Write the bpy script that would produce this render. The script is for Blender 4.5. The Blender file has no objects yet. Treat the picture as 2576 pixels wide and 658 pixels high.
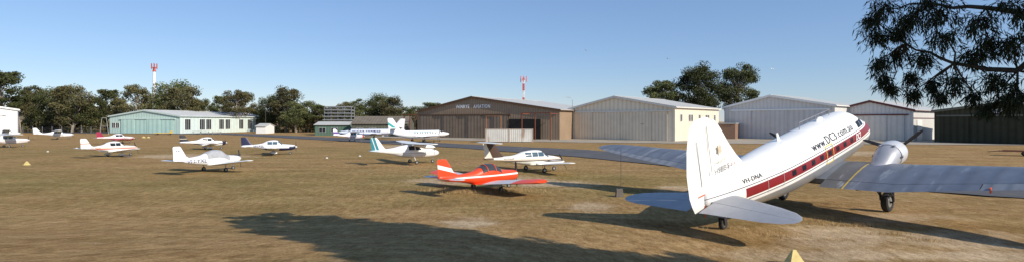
import bpy, bmesh, math, random
import numpy as np
from mathutils import Vector, Matrix
random.seed(7); RNG=np.random.default_rng(7)
rad=math.radians
scene=bpy.context.scene
COL=scene.collection
# ---------------------------------------------------------------- survey
CH=4.9; F=1350.0; HZ=305.0; CX=1288.0
def G(px,py):
    d=CH*F/(py-HZ); return ((px-CX)/F*d, d)
def P3(px,py,d): return ((px-CX)/F*d, d, CH+(HZ-py)/F*d)
def sstep(a,b,x):
    t=min(1,max(0,(x-a)/(b-a))); return t*t*(3-2*t)
def gz(x,y):
    w=1-sstep(-3,9,x)
    left=3.2*(1-sstep(-2,31,y)); right=3.2*(1-sstep(-2,17,y))
    return w*left+(1-w)*right
# ---------------------------------------------------------------- materials
def mk(name,col,rough=.6,metal=0.,var=.12,vs=1.5,regions=(),bump=0.,bs=20.,ribs=None,streak=None,spec=.5):
    m=bpy.data.materials.new(name); m.use_nodes=True
    nt=m.node_tree; N=nt.nodes; L=nt.links
    b=N["Principled BSDF"]
    tc=N.new("ShaderNodeTexCoord"); o=tc.outputs["Object"]
    def math_(op,a,bv=None,clamp=False):
        n=N.new("ShaderNodeMath"); n.operation=op; n.use_clamp=clamp
        for i,x in enumerate((a,bv)):
            if x is None: continue
            if isinstance(x,(int,float)): n.inputs[i].default_value=x
            else: L.new(x,n.inputs[i])
        return n.outputs[0]
    def mixc(f,a,c):
        n=N.new("ShaderNodeMix"); n.data_type='RGBA'
        if isinstance(f,float): n.inputs[0].default_value=f
        else: L.new(f,n.inputs[0])
        for i,x in ((6,a),(7,c)):
            if isinstance(x,tuple): n.inputs[i].default_value=(*x,1)
            else: L.new(x,n.inputs[i])
        return n.outputs[2]
    cur=col; mt=metal
    for r in regions:
        c,planes=r[0],r[1]; rm=r[2] if len(r)>2 else None
        mask=None
        for (nx,ny,nz,d) in planes:
            vm=N.new("ShaderNodeVectorMath"); vm.operation='DOT_PRODUCT'
            L.new(o,vm.inputs[0]); vm.inputs[1].default_value=(nx,ny,nz)
            g=math_('GREATER_THAN',math_('ADD',vm.outputs["Value"],d),0.0)
            mask=g if mask is None else math_('MULTIPLY',mask,g)
        cur=mixc(mask,cur,c)
        if rm is not None:
            a=math_('MULTIPLY',mask,rm); inv=math_('SUBTRACT',1.0,mask)
            mt=math_('ADD',math_('MULTIPLY',inv,mt),a)
    nz=N.new("ShaderNodeTexNoise"); nz.inputs["Scale"].default_value=vs; nz.inputs["Detail"].default_value=7
    nz.inputs["Roughness"].default_value=.65
    L.new(o,nz.inputs["Vector"])
    if streak:
        n2=N.new("ShaderNodeTexNoise"); n2.inputs["Scale"].default_value=streak[1]; n2.inputs["Detail"].default_value=5
        mp=N.new("ShaderNodeMapping"); mp.inputs["Scale"].default_value=streak[3]; L.new(o,mp.inputs[0]); L.new(mp.outputs[0],n2.inputs["Vector"])
        k=N.new("ShaderNodeMapRange"); k.inputs[1].default_value=streak[2]; k.inputs[2].default_value=streak[2]+.1
        L.new(n2.outputs[0],k.inputs[0])
        cur=mixc(math_('MULTIPLY',k.outputs[0],.7),cur,streak[0])
    mr=N.new("ShaderNodeMapRange"); mr.inputs[1].default_value=.3; mr.inputs[2].default_value=.7
    mr.inputs[3].default_value=1-var; mr.inputs[4].default_value=1+var
    L.new(nz.outputs[0],mr.inputs[0])
    fac=mr.outputs[0]
    hgt=None
    if ribs:
        ax,freq,dark,bst=ribs
        sx=N.new("ShaderNodeSeparateXYZ"); L.new(o,sx.inputs[0])
        coord=sx.outputs[ax] if ax<3 else math_('ADD',sx.outputs[0],sx.outputs[1])
        sn=math_('SINE',math_('MULTIPLY',coord,freq*2*math.pi))
        s01=math_('POWER',math_('ADD',math_('MULTIPLY',sn,.5),.5),2.0)
        fac=math_('MULTIPLY',fac,math_('SUBTRACT',1.0,math_('MULTIPLY',s01,dark)))
        hgt=s01
    vm=N.new("ShaderNodeVectorMath"); vm.operation='SCALE'
    if isinstance(cur,tuple): vm.inputs[0].default_value=cur
    else: L.new(cur,vm.inputs[0])
    L.new(fac,vm.inputs["Scale"])
    L.new(vm.outputs[0],b.inputs["Base Color"])
    b.inputs["Roughness"].default_value=rough
    b.inputs["Specular IOR Level"].default_value=spec
    if isinstance(mt,float) or isinstance(mt,int): b.inputs["Metallic"].default_value=mt
    else: L.new(mt,b.inputs["Metallic"])
    if bump or hgt is not None:
        bp=N.new("ShaderNodeBump")
        if hgt is not None:
            L.new(hgt,bp.inputs["Height"]); bp.inputs["Strength"].default_value=ribs[3]; bp.inputs["Distance"].default_value=.05
        else:
            n3=N.new("ShaderNodeTexNoise"); n3.inputs["Scale"].default_value=bs; n3.inputs["Detail"].default_value=6
            L.new(o,n3.inputs["Vector"]); L.new(n3.outputs[0],bp.inputs["Height"])
            bp.inputs["Strength"].default_value=bump; bp.inputs["Distance"].default_value=.05
        L.new(bp.outputs[0],b.inputs["Normal"])
    return m
GLASS=mk("window_glass",(.02,.025,.03),.25,0,.1,spec=.35)
GLASSB=mk("sky_tinted_glass",(.07,.12,.16),.15,0,.1,spec=.7)
GLASSC=mk("smoked_canopy_glass",(.05,.055,.06),.2,0,.1,spec=.5)
TYRE=mk("tyre_rubber",(.025,.025,.025),.85)
RIM=mk("rim_metal",(.4,.4,.4),.4,.6)
WHITE=mk("white_paint",(.84,.84,.81),.4,0,.05)
GREYW=mk("grey_paint",(.5,.51,.52),.45,0,.06)
DARK=mk("dark_paint",(.03,.03,.035),.5)
STEEL=mk("dull_steel",(.35,.36,.38),.45,.6)
YEL=mk("yellow_paint",(.75,.5,.06),.5)
ORG=mk("orange_red_paint",(.7,.1,.03),.5)
NAVYT=mk("navy_lettering",(.02,.03,.12),.5)
BLKT=mk("black_lettering",(.02,.02,.025),.5)
WHT=mk("white_lettering",(.95,.95,.95),.5,var=.02)
GREYT=mk("grey_lettering",(.28,.28,.29),.5)
TEALT=mk("teal_lettering",(.05,.3,.33),.5)
# ---------------------------------------------------------------- mesh helpers
def link(o,parent=None):
    COL.objects.link(o)
    if parent: o.parent=parent
    return o
def mesh_obj(name,v,f,mats,parent=None,smooth=False,mi=None):
    me=bpy.data.meshes.new(name); me.from_pydata([tuple(p) for p in v],[],f); 
    for m in (mats if isinstance(mats,(list,tuple)) else [mats]): me.materials.append(m)
    if mi is not None: me.polygons.foreach_set("material_index",mi)
    if smooth: me.polygons.foreach_set("use_smooth",[True]*len(me.polygons))
    me.update()
    o=bpy.data.objects.new(name,me)
    return link(o,parent)
def recalc(o):
    bm=bmesh.new(); bm.from_mesh(o.data); bmesh.ops.recalc_face_normals(bm,faces=bm.faces); bm.to_mesh(o.data); bm.free()
def thing(name,label,cat,loc=(0,0,0),rz=0.,group=None,mat=None):
    e=bpy.data.objects.new(name,None); link(e); e.empty_display_size=.5
    if mat is not None: e.matrix_world=mat
    else: e.location=loc; e.rotation_euler=(0,0,rz)
    tag(e,label,cat,group); return e
def tag(o,label,cat,group=None):
    o["label"]=label; o["category"]=cat
    if group: o["group"]=group
class MB:
    def __init__(s): s.v=[]; s.f=[]; s.m=[]
    def add(s,v,f,mi=0):
        n=len(s.v); s.v+=[tuple(p) for p in v]; s.f+=[tuple(i+n for i in q) for q in f]; s.m+=[mi]*len(f)
    def box(s,x0,x1,y0,y1,z0,z1,mi=0):
        v=[(x0,y0,z0),(x1,y0,z0),(x1,y1,z0),(x0,y1,z0),(x0,y0,z1),(x1,y0,z1),(x1,y1,z1),(x0,y1,z1)]
        s.add(v,[(0,3,2,1),(4,5,6,7),(0,1,5,4),(1,2,6,5),(2,3,7,6),(3,0,4,7)],mi)
    def tube(s,p0,p1,r0,r1,n=6,mi=0):
        p0=Vector(p0);p1=Vector(p1); d=(p1-p0)
        if d.length<1e-6: return
        d.normalize(); a=d.orthogonal().normalized(); b=d.cross(a)
        v=[]
        for p,r in((p0,r0),(p1,r1)):
            for i in range(n):
                t=2*math.pi*i/n; v.append(p+a*(r*math.cos(t))+b*(r*math.sin(t)))
        f=[(i,(i+1)%n,n+(i+1)%n,n+i) for i in range(n)]+[tuple(range(n-1,-1,-1)),tuple(range(n,2*n))]
        s.add(v,f,mi)
    def lathe(s,prof,c,axis='Y',n=20,mi=0):
        v=[];c=Vector(c)
        for (h,r) in prof:
            for i in range(n):
                t=2*math.pi*i/n
                if axis=='Y': v.append(c+Vector((r*math.cos(t),h,r*math.sin(t))))
                elif axis=='X': v.append(c+Vector((h,r*math.cos(t),r*math.sin(t))))
                else: v.append(c+Vector((r*math.cos(t),r*math.sin(t),h)))
        k=len(prof); f=[]
        for j in range(k-1):
            for i in range(n):
                f.append((j*n+i,j*n+(i+1)%n,(j+1)*n+(i+1)%n,(j+1)*n+i))
        f.append(tuple(range(n))); f.append(tuple((k-1)*n+i for i in range(n)))
        s.add(v,f,mi)
    def obj(s,name,mats,parent=None,smooth=False,fix=True):
        o=mesh_obj(name,s.v,s.f,mats,parent,smooth,s.m)
        if fix: recalc(o)
        return o
def autosmooth(o,ang=40):
    bm=bmesh.new(); bm.from_mesh(o.data)
    for e in bm.edges:
        if len(e.link_faces)==2 and e.calc_face_angle(0)>rad(ang): e.smooth=False
    for f in bm.faces: f.smooth=True
    bm.to_mesh(o.data); bm.free()
def pchip(xs,ys):
    xs=list(xs);ys=list(ys);n=len(xs)
    h=[xs[i+1]-xs[i] for i in range(n-1)]; d=[(ys[i+1]-ys[i])/h[i] for i in range(n-1)]
    m=[d[0]]+[0 if d[i-1]*d[i]<=0 else 2*d[i-1]*d[i]/(d[i-1]+d[i]) for i in range(1,n-1)]+[d[-1]]
    def f(x):
        x=min(max(x,xs[0]),xs[-1]); i=0
        while i<n-2 and x>xs[i+1]: i+=1
        t=(x-xs[i])/h[i]
        return (ys[i]*(2*t**3-3*t*t+1)+m[i]*h[i]*(t**3-2*t*t+t)+ys[i+1]*(-2*t**3+3*t*t)+m[i+1]*h[i]*(t**3-t*t))
    return f
class Loft:
    def __init__(s,secs,ox,oz,n=2.3,oy=0.):
        S=[q[0] for q in secs]; s.S=S
        s.zb=pchip(S,[q[1] for q in secs]); s.zt=pchip(S,[q[2] for q in secs]); s.hw=pchip(S,[q[3] for q in secs])
        s.ox=ox; s.oz=oz; s.n=n; s.oy=oy
    def P(s,t,a,off=0.):
        zb,zt,hw=s.zb(t),s.zt(t),s.hw(t)+off; zc=(zb+zt)/2; hh=(zt-zb)/2+off; e=2/s.n
        ca,sa=math.cos(a),math.sin(a)
        return (s.ox-t, s.oy+hw*math.copysign(abs(ca)**e,ca), s.oz+zc+hh*math.copysign(abs(sa)**e,sa))
    def side(s,t,z,off,sg=-1):
        zb,zt,hw=s.zb(t),s.zt(t),s.hw(t); zc=(zb+zt)/2; hh=(zt-zb)/2
        q=min(.999,abs((z-zc)/hh)); y=hw*(1-q**s.n)**(1/s.n)
        return (s.ox-t, s.oy+sg*(y+off), s.oz+z+off*(z-zc)/hh)
    def mesh(s,name,mats,parent,ns=60,na=36):
        L0,L1=s.S[0],s.S[-1]; v=[];f=[]
        ts=sorted(set([L0+(L1-L0)*((i/ns)**1.35) for i in range(ns+1)]))
        for t in ts:
            for j in range(na): v.append(s.P(t,2*math.pi*j/na))
        for i in range(len(ts)-1):
            for j in range(na): f.append((i*na+j,i*na+(j+1)%na,(i+1)*na+(j+1)%na,(i+1)*na+j))
        f.append(tuple(range(na))); f.append(tuple((len(ts)-1)*na+j for j in range(na)))
        o=mesh_obj(name,v,f,mats,parent,True); recalc(o); return o
    def patch(s,name,s0,s1,a0,a1,mat,parent,off=.012,ns=6,na=8,slant=0.):
        v=[];f=[]
        for i in range(ns+1):
            for j in range(na+1):
                u=j/na
                v.append(s.P(s0+(s1-s0)*i/ns+slant*u,rad(a0+(a1-a0)*u),off))
        for i in range(ns):
            for j in range(na): 
                k=i*(na+1)+j; f.append((k,k+1,k+na+2,k+na+1))
        return mesh_obj(name,v,f,mat,parent,True)
    def zpatch(s,name,s0,s1,z0,z1,mat,parent,off=.012,sg=-1,ns=3,nz=5,sl=0.):
        v=[];f=[]
        for i in range(ns+1):
            for j in range(nz+1):
                t=s0+(s1-s0)*i/ns; z=z0+(z1-z0)*j/nz
                v.append(s.side(t+sl*j/nz,z,off,sg))
        for i in range(ns):
            for j in range(nz):
                k=i*(nz+1)+j; f.append((k,k+1,k+nz+2,k+nz+1))
        return mesh_obj(name,v,f,mat,parent,True)
def surf(name,st,ox,oz,mats,parent,x0=0.,x1=1.,mirror=True,vertical=False,oy=0.,smooth=True):
    xs=[1,.85,.7,.5,.35,.2,.1,.04,.01,0]
    xs=[x0+(x1-x0)*x for x in xs] if x0>0 else [x*x1 for x in xs]
    T=lambda x:5*(.2969*math.sqrt(max(x,0))-.126*x-.3516*x*x+.2843*x**3-.1036*x**4)
    loop=[(x,T(x)) for x in xs]+[(x,-T(x)*.75) for x in reversed(xs[:-1])] if x0==0 else [(x,T(x)) for x in xs]+[(x,-T(x)*.75) for x in reversed(xs)]
    k=len(loop); v=[];f=[]
    rows=list(st)
    if mirror:
        rows=[(-q[0],*q[1:]) for q in reversed(st) if q[0]>0]+list(st)
        if st[0][0]>0: rows=None
    def build(rows):
        n0=len(v)
        for (sp,le,ch,h,tr) in rows:
            for (x,t) in loop:
                if vertical: v.append((ox-le-x*ch, oy+t*ch*tr*(1.33 if t<0 else 1), oz+sp))
                else: v.append((ox-le-x*ch, oy+sp, oz+h+t*ch*tr))
        for i in range(len(rows)-1):
            for j in range(k): f.append((n0+i*k+j,n0+i*k+(j+1)%k,n0+(i+1)*k+(j+1)%k,n0+(i+1)*k+j))
        f.append(tuple(n0+j for j in range(k))); f.append(tuple(n0+(len(rows)-1)*k+j for j in range(k)))
    if rows is None:
        build(list(st)); build([(-q[0],*q[1:]) for q in st])
    else: build(rows)
    o=mesh_obj(name,v,f,mats,parent,smooth); recalc(o); autosmooth(o,50); return o
def text_part(name,s,mapfn,w,h,parent,mat,cuts=5,bold=0.,shear=0.,space=1.):
    cu=bpy.data.curves.new(name,'FONT'); cu.body=s; cu.size=1; cu.offset=bold; cu.shear=shear; cu.resolution_u=3; cu.space_character=space
    t=bpy.data.objects.new(name,cu); COL.objects.link(t); bpy.context.view_layer.update()
    me=bpy.data.meshes.new_from_object(t.evaluated_get(bpy.context.evaluated_depsgraph_get()))
    bpy.data.objects.remove(t)
    bm=bmesh.new(); bm.from_mesh(me)
    X=[q.co.x for q in bm.verts];Y=[q.co.y for q in bm.verts]
    x0,x1,y0,y1=min(X),max(X),min(Y),max(Y)
    for q in bm.verts: q.co=Vector(((q.co.x-x0)/(x1-x0)*w,(q.co.y-y0)/(y1-y0)*h,0))
    for i in range(1,cuts):
        bmesh.ops.bisect_plane(bm,geom=bm.verts[:]+bm.edges[:]+bm.faces[:],plane_co=(0,h*i/cuts,0),plane_no=(0,1,0))
    for q in bm.verts: q.co=Vector(mapfn(q.co.x,q.co.y))
    bm.to_mesh(me); bm.free(); me.name=name; me.materials.clear(); me.materials.append(mat)
    o=bpy.data.objects.new(name,me); return link(o,parent)
def wheel(parent,c,r,w,name="wheel"):
    m=MB(); m.lathe([(-w*.3,r*.55),(-w*.45,r*.62),(-w*.5,r*.82),(-w*.36,r*.96),(0,r),(w*.36,r*.96),(w*.5,r*.82),(w*.45,r*.62),(w*.3,r*.55)],c,'Y',22)
    o=m.obj(name,TYRE,parent); autosmooth(o)
    m=MB(); m.lathe([(-w*.42,r*.12),(-w*.40,r*.5),(-w*.30,r*.56),(w*.30,r*.56),(w*.40,r*.5),(w*.42,r*.12)],c,'Y',16)
    k=m.obj("rim",RIM,o); autosmooth(k)
    return o
def blade_mesh(mb,c,R,ang,w,hub=.12):
    secs=[(hub,w*.45,.06,55),(R*.25,w*.8,.035,42),(R*.5,w,.022,30),(R*.8,w*.9,.015,20),(R*.95,w*.6,.01,17),(R,w*.15,.006,16)]
    v=[];f=[]
    ca,sa=math.cos(ang),math.sin(ang)
    for (r,cw,t,tw) in secs:
        for (a,b) in((-.5,0),(0,.5),(.5,0),(0,-.5)):
            dx=a*cw*math.sin(rad(tw))+b*t*2*math.cos(rad(tw)); dt=a*cw*math.cos(rad(tw))-b*t*2*math.sin(rad(tw))
            v.append((c[0]+dx,c[1]+r*ca-dt*sa,c[2]+r*sa+dt*ca))
    for i in range(len(secs)-1):
        for j in range(4): f.append((i*4+j,i*4+(j+1)%4,i*4+4+(j+1)%4,i*4+4+j))
    f.append((0,1,2,3)); f.append(tuple(len(v)-4+j for j in range(4)))
    mb.add(v,f)
def propeller(parent,c,R,n,a0,mat,spm,w=.17,spin=.28,spr=.15):
    h=MB(); h.lathe([(0,spr),(spin*.4,spr*.85),(spin*.8,spr*.45),(spin,.02)],c,'X',14)
    hub=h.obj("propeller",spm,parent); autosmooth(hub)
    for i in range(n):
        b=MB(); blade_mesh(b,(c[0]+.07,c[1],c[2]),R,rad(a0)+2*math.pi*i/n,w,spr*.7)
        o=b.obj("blade",mat,hub)
    return hub
# ---------------------------------------------------------------- setting
def structure(o): o["kind"]="structure"; return o
def axis(mx,n,d):
    a=np.linspace(-1,1,n); k=math.asinh(mx/d); return d*np.sinh(k*a)
gx=axis(3500,260,14); 
gyp=26*np.sinh(np.linspace(math.asinh(-40/26),math.asinh(4500/26),230))
dirtp=[(1120,455,95,9),(1400,462,110,8),(1290,452,110,7),(1700,475,60,9),(2120,600,150,30),(2420,600,160,22),(2250,548,120,12),(2120,385,120,6),
       (480,392,160,5),(2050,640,260,14),(1180,560,60,12),(1480,520,70,10),(2480,640,160,16),(1000,368,60,4),(1700,378,90,5)]
verts=[];dirt=[];green=[]
for yy in gyp:
    for xx in gx:
        z=gz(xx,yy)
        if 8<yy<60 and abs(xx)<50: z+=.05*math.sin(xx*.7+1.3*math.sin(yy*.4))*math.sin(yy*.55+.6*math.sin(xx*.31))
        verts.append((xx,yy,z))
        d=0.;g=0.
        if yy>8:
            px=CX+F*xx/yy; py=HZ+F*(CH-z)/yy
            for (a,b,c,e) in dirtp:
                q=((px-a)/c)**2+((py-b)/e)**2
                d=max(d,math.exp(-q*1.2))
            g=math.exp(-((yy-42)/14)**2)*(1-sstep(10,30,xx))
            g=max(g,.7*math.exp(-((yy-85)/25)**2)*(1-sstep(-20,60,xx)), .5*math.exp(-((yy-24)/6)**2)*sstep(10,16,xx))
        dirt.append(d);green.append(g)
n=len(gx); faces=[(j*n+i,j*n+i+1,(j+1)*n+i+1,(j+1)*n+i) for j in range(len(gyp)-1) for i in range(n-1)]
GM=bpy.data.materials.new("dry_grass_ground"); GM.use_nodes=True
nt=GM.node_tree;N=nt.nodes;Lk=nt.links;B=N["Principled BSDF"];B.inputs["Roughness"].default_value=.95;B.inputs["Specular IOR Level"].default_value=.05
tc=N.new("ShaderNodeTexCoord")
def noise(sc,det=6,ro=.6,mp=None):
    q=N.new("ShaderNodeTexNoise");q.inputs["Scale"].default_value=sc;q.inputs["Detail"].default_value=det;q.inputs["Roughness"].default_value=ro
    if mp:
        m_=N.new("ShaderNodeMapping");m_.inputs["Scale"].default_value=mp;m_.inputs["Rotation"].default_value=(0,0,.4);Lk.new(tc.outputs["Object"],m_.inputs[0]);Lk.new(m_.outputs[0],q.inputs["Vector"])
    else: Lk.new(tc.outputs["Object"],q.inputs["Vector"])
    return q.outputs[0]
def mrange(x,a,b,c=0.,d=1.):
    q=N.new("ShaderNodeMapRange");Lk.new(x,q.inputs[0])
    for i,k in enumerate((a,b,c,d)): q.inputs[i+1].default_value=k
    return q.outputs[0]
def mmix(f,a,b,blend='MIX'):
    q=N.new("ShaderNodeMix");q.data_type='RGBA';q.blend_type=blend
    if isinstance(f,float): q.inputs[0].default_value=f
    else: Lk.new(f,q.inputs[0])
    for i,x in((6,a),(7,b)):
        if isinstance(x,tuple): q.inputs[i].default_value=(*x,1)
        else: Lk.new(x,q.inputs[i])
    return q.outputs[2]
def mth(op,a,b):
    q=N.new("ShaderNodeMath");q.operation=op
    for i,x in enumerate((a,b)):
        if isinstance(x,float): q.inputs[i].default_value=x
        else: Lk.new(x,q.inputs[i])
    return q.outputs[0]
def attr(nm):
    q=N.new("ShaderNodeAttribute");q.attribute_name=nm;return q.outputs["Fac"]
c1=mmix(mrange(noise(1.4,9,.78),.36,.64),(.33,.205,.088),(.50,.34,.165))
gm=mth('ADD',mth('MULTIPLY',attr("green"),.62),mrange(noise(.12,8,.7),.35,.7,-.35,.4))
gm=mth('MULTIPLY',mrange(gm,0.,.9),mrange(noise(2.6,8,.8),.3,.65,.3,1.))
c2=mmix(gm,c1,(.215,.195,.062))
dm=mth('ADD',mth('MULTIPLY',attr("dirt"),1.1),mrange(noise(.5,9,.75),.3,.7,-.42,.40))
c3=mmix(mrange(dm,.15,.6),c2,(.55,.42,.27))
c4=mmix(mrange(noise(14,6,.8),.34,.66),(.50,.50,.50),(1.36,1.36,1.36))
c5=mmix(1.,c3,c4,'MULTIPLY')
c6=mmix(mrange(noise(3.2,8,.75,(1,.35,1)),.36,.6),(.66,.62,.57),(1.12,1.12,1.12))
c7=mmix(1.,c5,c6,'MULTIPLY')
c8=mmix(mrange(noise(.22,7,.7,(.6,1.5,1)),.38,.62),(.80,.76,.70),(1.08,1.08,1.08))
c9=mmix(1.,c7,c8,'MULTIPLY')
Lk.new(c9,B.inputs["Base Color"])
bp=N.new("ShaderNodeBump");bp.inputs["Strength"].default_value=.6;bp.inputs["Distance"].default_value=.08
Lk.new(noise(10,8,.8),bp.inputs["Height"]);Lk.new(bp.outputs[0],B.inputs["Normal"])
ground=structure(mesh_obj("ground",verts,faces,GM,None,True))
for nm,dat in(("dirt",dirt),("green",green)):
    a=ground.data.attributes.new(nm,'FLOAT','POINT'); a.data.foreach_set("value",dat)
ASP=mk("weathered_asphalt",(.115,.115,.12),.95,0,.2,.25,bump=.3,bs=6,streak=((.18,.17,.15),.35,.60,(1,.4,1)),spec=.1)
CON=mk("pale_apron",(.38,.33,.26),.95,0,.2,.2,bump=.2,bs=4,spec=.1)
def strip(name,up,lo,mat,z,nsub=12):
    def dens(pl):
        out=[]
        for i in range(len(pl)-1):
            a=Vector(G(*pl[i]));b=Vector(G(*pl[i+1]))
            for k in range(nsub): out.append(a.lerp(b,k/nsub))
        out.append(Vector(G(*pl[-1]))); return out
    U,Lw=dens(up),dens(lo); v=[];f=[]
    for i,(a,b) in enumerate(zip(U,Lw)):
        j=.35*math.sin(i*1.7)+.2*math.sin(i*3.1)
        v+= [(a.x,a.y+j,z),(b.x,b.y-j*.5,z)]
    for i in range(len(U)-1): f.append((2*i,2*i+1,2*i+3,2*i+2))
    return structure(mesh_obj(name,v,f,mat))
strip("taxiway",[(-400,328),(560,334),(900,348),(1160,362),(1460,376),(1740,396),(2100,438),(2576,470),(2900,495)],
      [(-400,330),(560,338),(900,357),(1160,372),(1460,395),(1740,423),(2100,466),(2576,500),(2900,530)],ASP,.075)
strip("apron",[(900,340),(1160,342),(1460,345),(1740,346),(2100,346),(2700,348)],
      [(900,343),(1160,353),(1460,358),(1740,361),(2100,362),(2700,366)],CON,.065)
# ---------------------------------------------------------------- hangars
def corr(name,col,freq=2.,dark=.3,var=.1,rough=.6,ax=3,bst=.5,streak=None,spec=.2):
    return mk(name,col,rough,0,var,.4,ribs=(ax,freq,dark,bst),streak=streak,spec=spec)
ROOF=corr("zinc_roof",(.56,.55,.51),1.1,.14,.12,.5,1,.2)
def hangar(name,label,R,w,phi,l,eave,peak,wallm,roofm,trimm,doorm,doorspan,doorh,peakf=.5,ndoor=4,sidem=None,rail=True,overh=.5):
    c,s=math.cos(rad(phi)),math.sin(rad(phi))
    Lx,Ly=R[0]-w*c,R[1]+w*s
    e=thing(name,label,"hangar",(Lx,Ly,0),-rad(phi))
    m=MB(); xp=w*peakf
    m.add([(0,0,0),(w,0,0),(w,0,eave),(xp,0,peak),(0,0,eave)],[(0,1,2,3,4)])
    m.add([(0,l,0),(w,l,0),(w,l,eave),(xp,l,peak),(0,l,eave)],[(4,3,2,1,0)])
    m.add([(w,0,0),(w,l,0),(w,l,eave),(w,0,eave)],[(0,1,2,3)],1)
    m.add([(0,0,0),(0,l,0),(0,l,eave),(0,0,eave)],[(3,2,1,0)],1)
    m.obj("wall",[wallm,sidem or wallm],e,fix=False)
    sl1=(peak-eave)/(w-xp); sl0=(peak-eave)/xp; t=.18; g=.03
    m=MB(); o=overh
    for (xa,za,xb,zb) in((xp,peak,w+o,eave-o*sl1),(-o,eave-o*sl0,xp,peak)):
        v=[(xa,-.45,za+g),(xb,-.45,zb+g),(xb,l+.4,zb+g),(xa,l+.4,za+g),(xa,-.45,za+g+t),(xb,-.45,zb+g+t),(xb,l+.4,zb+g+t),(xa,l+.4,za+g+t)]
        m.add(v,[(0,3,2,1),(4,5,6,7),(0,1,5,4),(1,2,6,5),(2,3,7,6),(3,0,4,7)])
    m.obj("roof",roofm,e)
    m=MB()
    for (xa,za,xb,zb) in((xp,peak,w+o,eave-o*sl1),(-o,eave-o*sl0,xp,peak)):
        v=[(xa,-.5,za-.3),(xb,-.5,zb-.3),(xb,-.46,zb-.3),(xa,-.46,za-.3),(xa,-.5,za+.26),(xb,-.5,zb+.26),(xb,-.46,zb+.26),(xa,-.46,za+.26)]
        m.add(v,[(0,3,2,1),(4,5,6,7),(0,1,5,4),(1,2,6,5),(2,3,7,6),(3,0,4,7)])
    m.obj("fascia",trimm,e)
    m=MB(); m.box(w+o-.02,w+o+.14,-.4,l+.3,eave-o*sl1-.12,eave-o*sl1+.06); m.obj("gutter",trimm,e)
    m=MB(); m.box(xp-.3,xp+.3,-.4,l+.38,peak+.19,peak+.27); m.obj("ridge_cap",roofm,e)
    d0,d1=doorspan; dw=(d1-d0)/ndoor
    for i in range(ndoor):
        m=MB(); off=.12 if i%2 else .28
        m.box(d0+dw*i-.1,d0+dw*(i+1)+.1,-off-.1,-off,.08,doorh); 
        m.obj("door",doorm,e)
    if rail:
        m=MB(); m.box(d0-1,d1+1,-.45,-.02,doorh+.02,doorh+.35); m.obj("door_rail",trimm,e)
    return e
def win(parent,x0,x1,y0,y1,z0,z1,fm=WHITE,gm=GLASS,axis='x',mull=1):
    m=MB()
    if axis=='x':
        X=x0
        m.box(X+.02,X+.05,y0,y1,z0,z1); o=m.obj("window",gm,parent)
        m=MB(); t=.09
        m.box(X+.02,X+.10,y0-t,y1+t,z1,z1+t);m.box(X+.02,X+.10,y0-t,y1+t,z0-t,z0)
        m.box(X+.02,X+.10,y0-t,y0,z0,z1);m.box(X+.02,X+.10,y1,y1+t,z0,z1)
        for i in range(1,mull+1):
            yy=y0+(y1-y0)*i/(mull+1); m.box(X+.055,X+.09,yy-.04,yy+.04,z0,z1)
        m.obj("frame",fm,o)
    else:
        Y=y0
        m.box(x0,x1,Y-.05,Y-.02,z0,z1); o=m.obj("window",gm,parent)
        m=MB(); t=.09
        m.box(x0-t,x1+t,Y-.10,Y-.02,z1,z1+t);m.box(x0-t,x1+t,Y-.10,Y-.02,z0-t,z0)
        m.box(x0-t,x0,Y-.10,Y-.02,z0,z1);m.box(x1,x1+t,Y-.10,Y-.02,z0,z1)
        for i in range(1,mull+1):
            xx=x0+(x1-x0)*i/(mull+1); m.box(xx-.04,xx+.04,Y-.09,Y-.055,z0,z1)
        m.obj("frame",fm,o)
    return o
# brown hangar
BR=corr("brown_cladding",(.34,.245,.165),1.3,.2,.1); BRD=corr("tan_brown_door",(.26,.195,.14),.9,.3,.15)
BRT=mk("brown_trim",(.13,.075,.045),.7,spec=.2); REDST=mk("red_oxide_steel",(.20,.07,.04),.8,spec=.2)
R1=G(1408,351); w1=49.;ph1=30
h1=hangar("brown_hangar","wide brown corrugated hangar with low gable and sliding doors",R1,w1,ph1,46,7.9,12.0,BR,ROOF,BRT,BRD,(1.5,33),6.6,.42,7)
text_part("sign_lettering","WINRYE",lambda u,v:(14.8+u,-.06,8.7+v),4.9,1.05,h1,WHT,cuts=1,bold=.025,space=1.15)
text_part("sign_lettering","AVIATION",lambda u,v:(21.2+u,-.06,8.7+v),5.8,1.05,h1,WHT,cuts=1,bold=.025,space=1.15)
m=MB(); m.box(33.5,43.5,-.5,-.38,0.05,5.5); m.obj("painted_dark_opening",mk("painted_interior_shade",(.03,.028,.026),.9,spec=.1),h1)  # dark panel over the wall, its colour stands in for the shaded interior
m=MB()
for x in(40,44,48.5): m.box(x,x+.22,-5,-4.78,0,7.0)
for x in(40,48.5): m.box(x,x+.22,-4.78,-.55,6.8,7.0)
m.box(40,48.72,-5.0,-4.78,7.0,7.2)
m.obj("canopy_frame",REDST,h1)
m=MB()
for x in(-5.,-2.6): m.box(x,x+.25,-.8,-.55,0,6.9)
m.box(-5.3,0,-.85,-.5,6.9,7.15); m.box(-5.3,0,5,5.3,6.9,7.15); m.box(-5.3,-5.,-.5,5,6.9,7.15);m.box(-5,-4.75,5,5.3,0,6.9)
m.obj("lean_to_frame",REDST,h1)
m=MB(); m.box(30,30.2,-7,-6.8,2.6,6.2);m.box(34.6,34.8,-7,-6.8,2.6,6.2);m.box(30,34.8,-7,-6.8,6.2,6.4)
m.box(30,30.2,-6.79,-3,2.6,2.8);m.box(34.6,34.8,-6.79,-3,2.6,2.8)
o=m.obj("steel_frame",mk("orange_steel",(.36,.15,.07),.7),h1)
cx0,cy0=G(1222,357.5); cx1,cy1=G(1340,357.5)
wc=thing("shipping_container","long white steel shipping container with rust streaks","container",((cx0+cx1)/2,cy0,0),0)
CW=corr("white_container_steel",(.66,.66,.62),2.2,.35,.15,ax=0,streak=((.3,.17,.08),.5,.6,(1,1,.25)))
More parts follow.
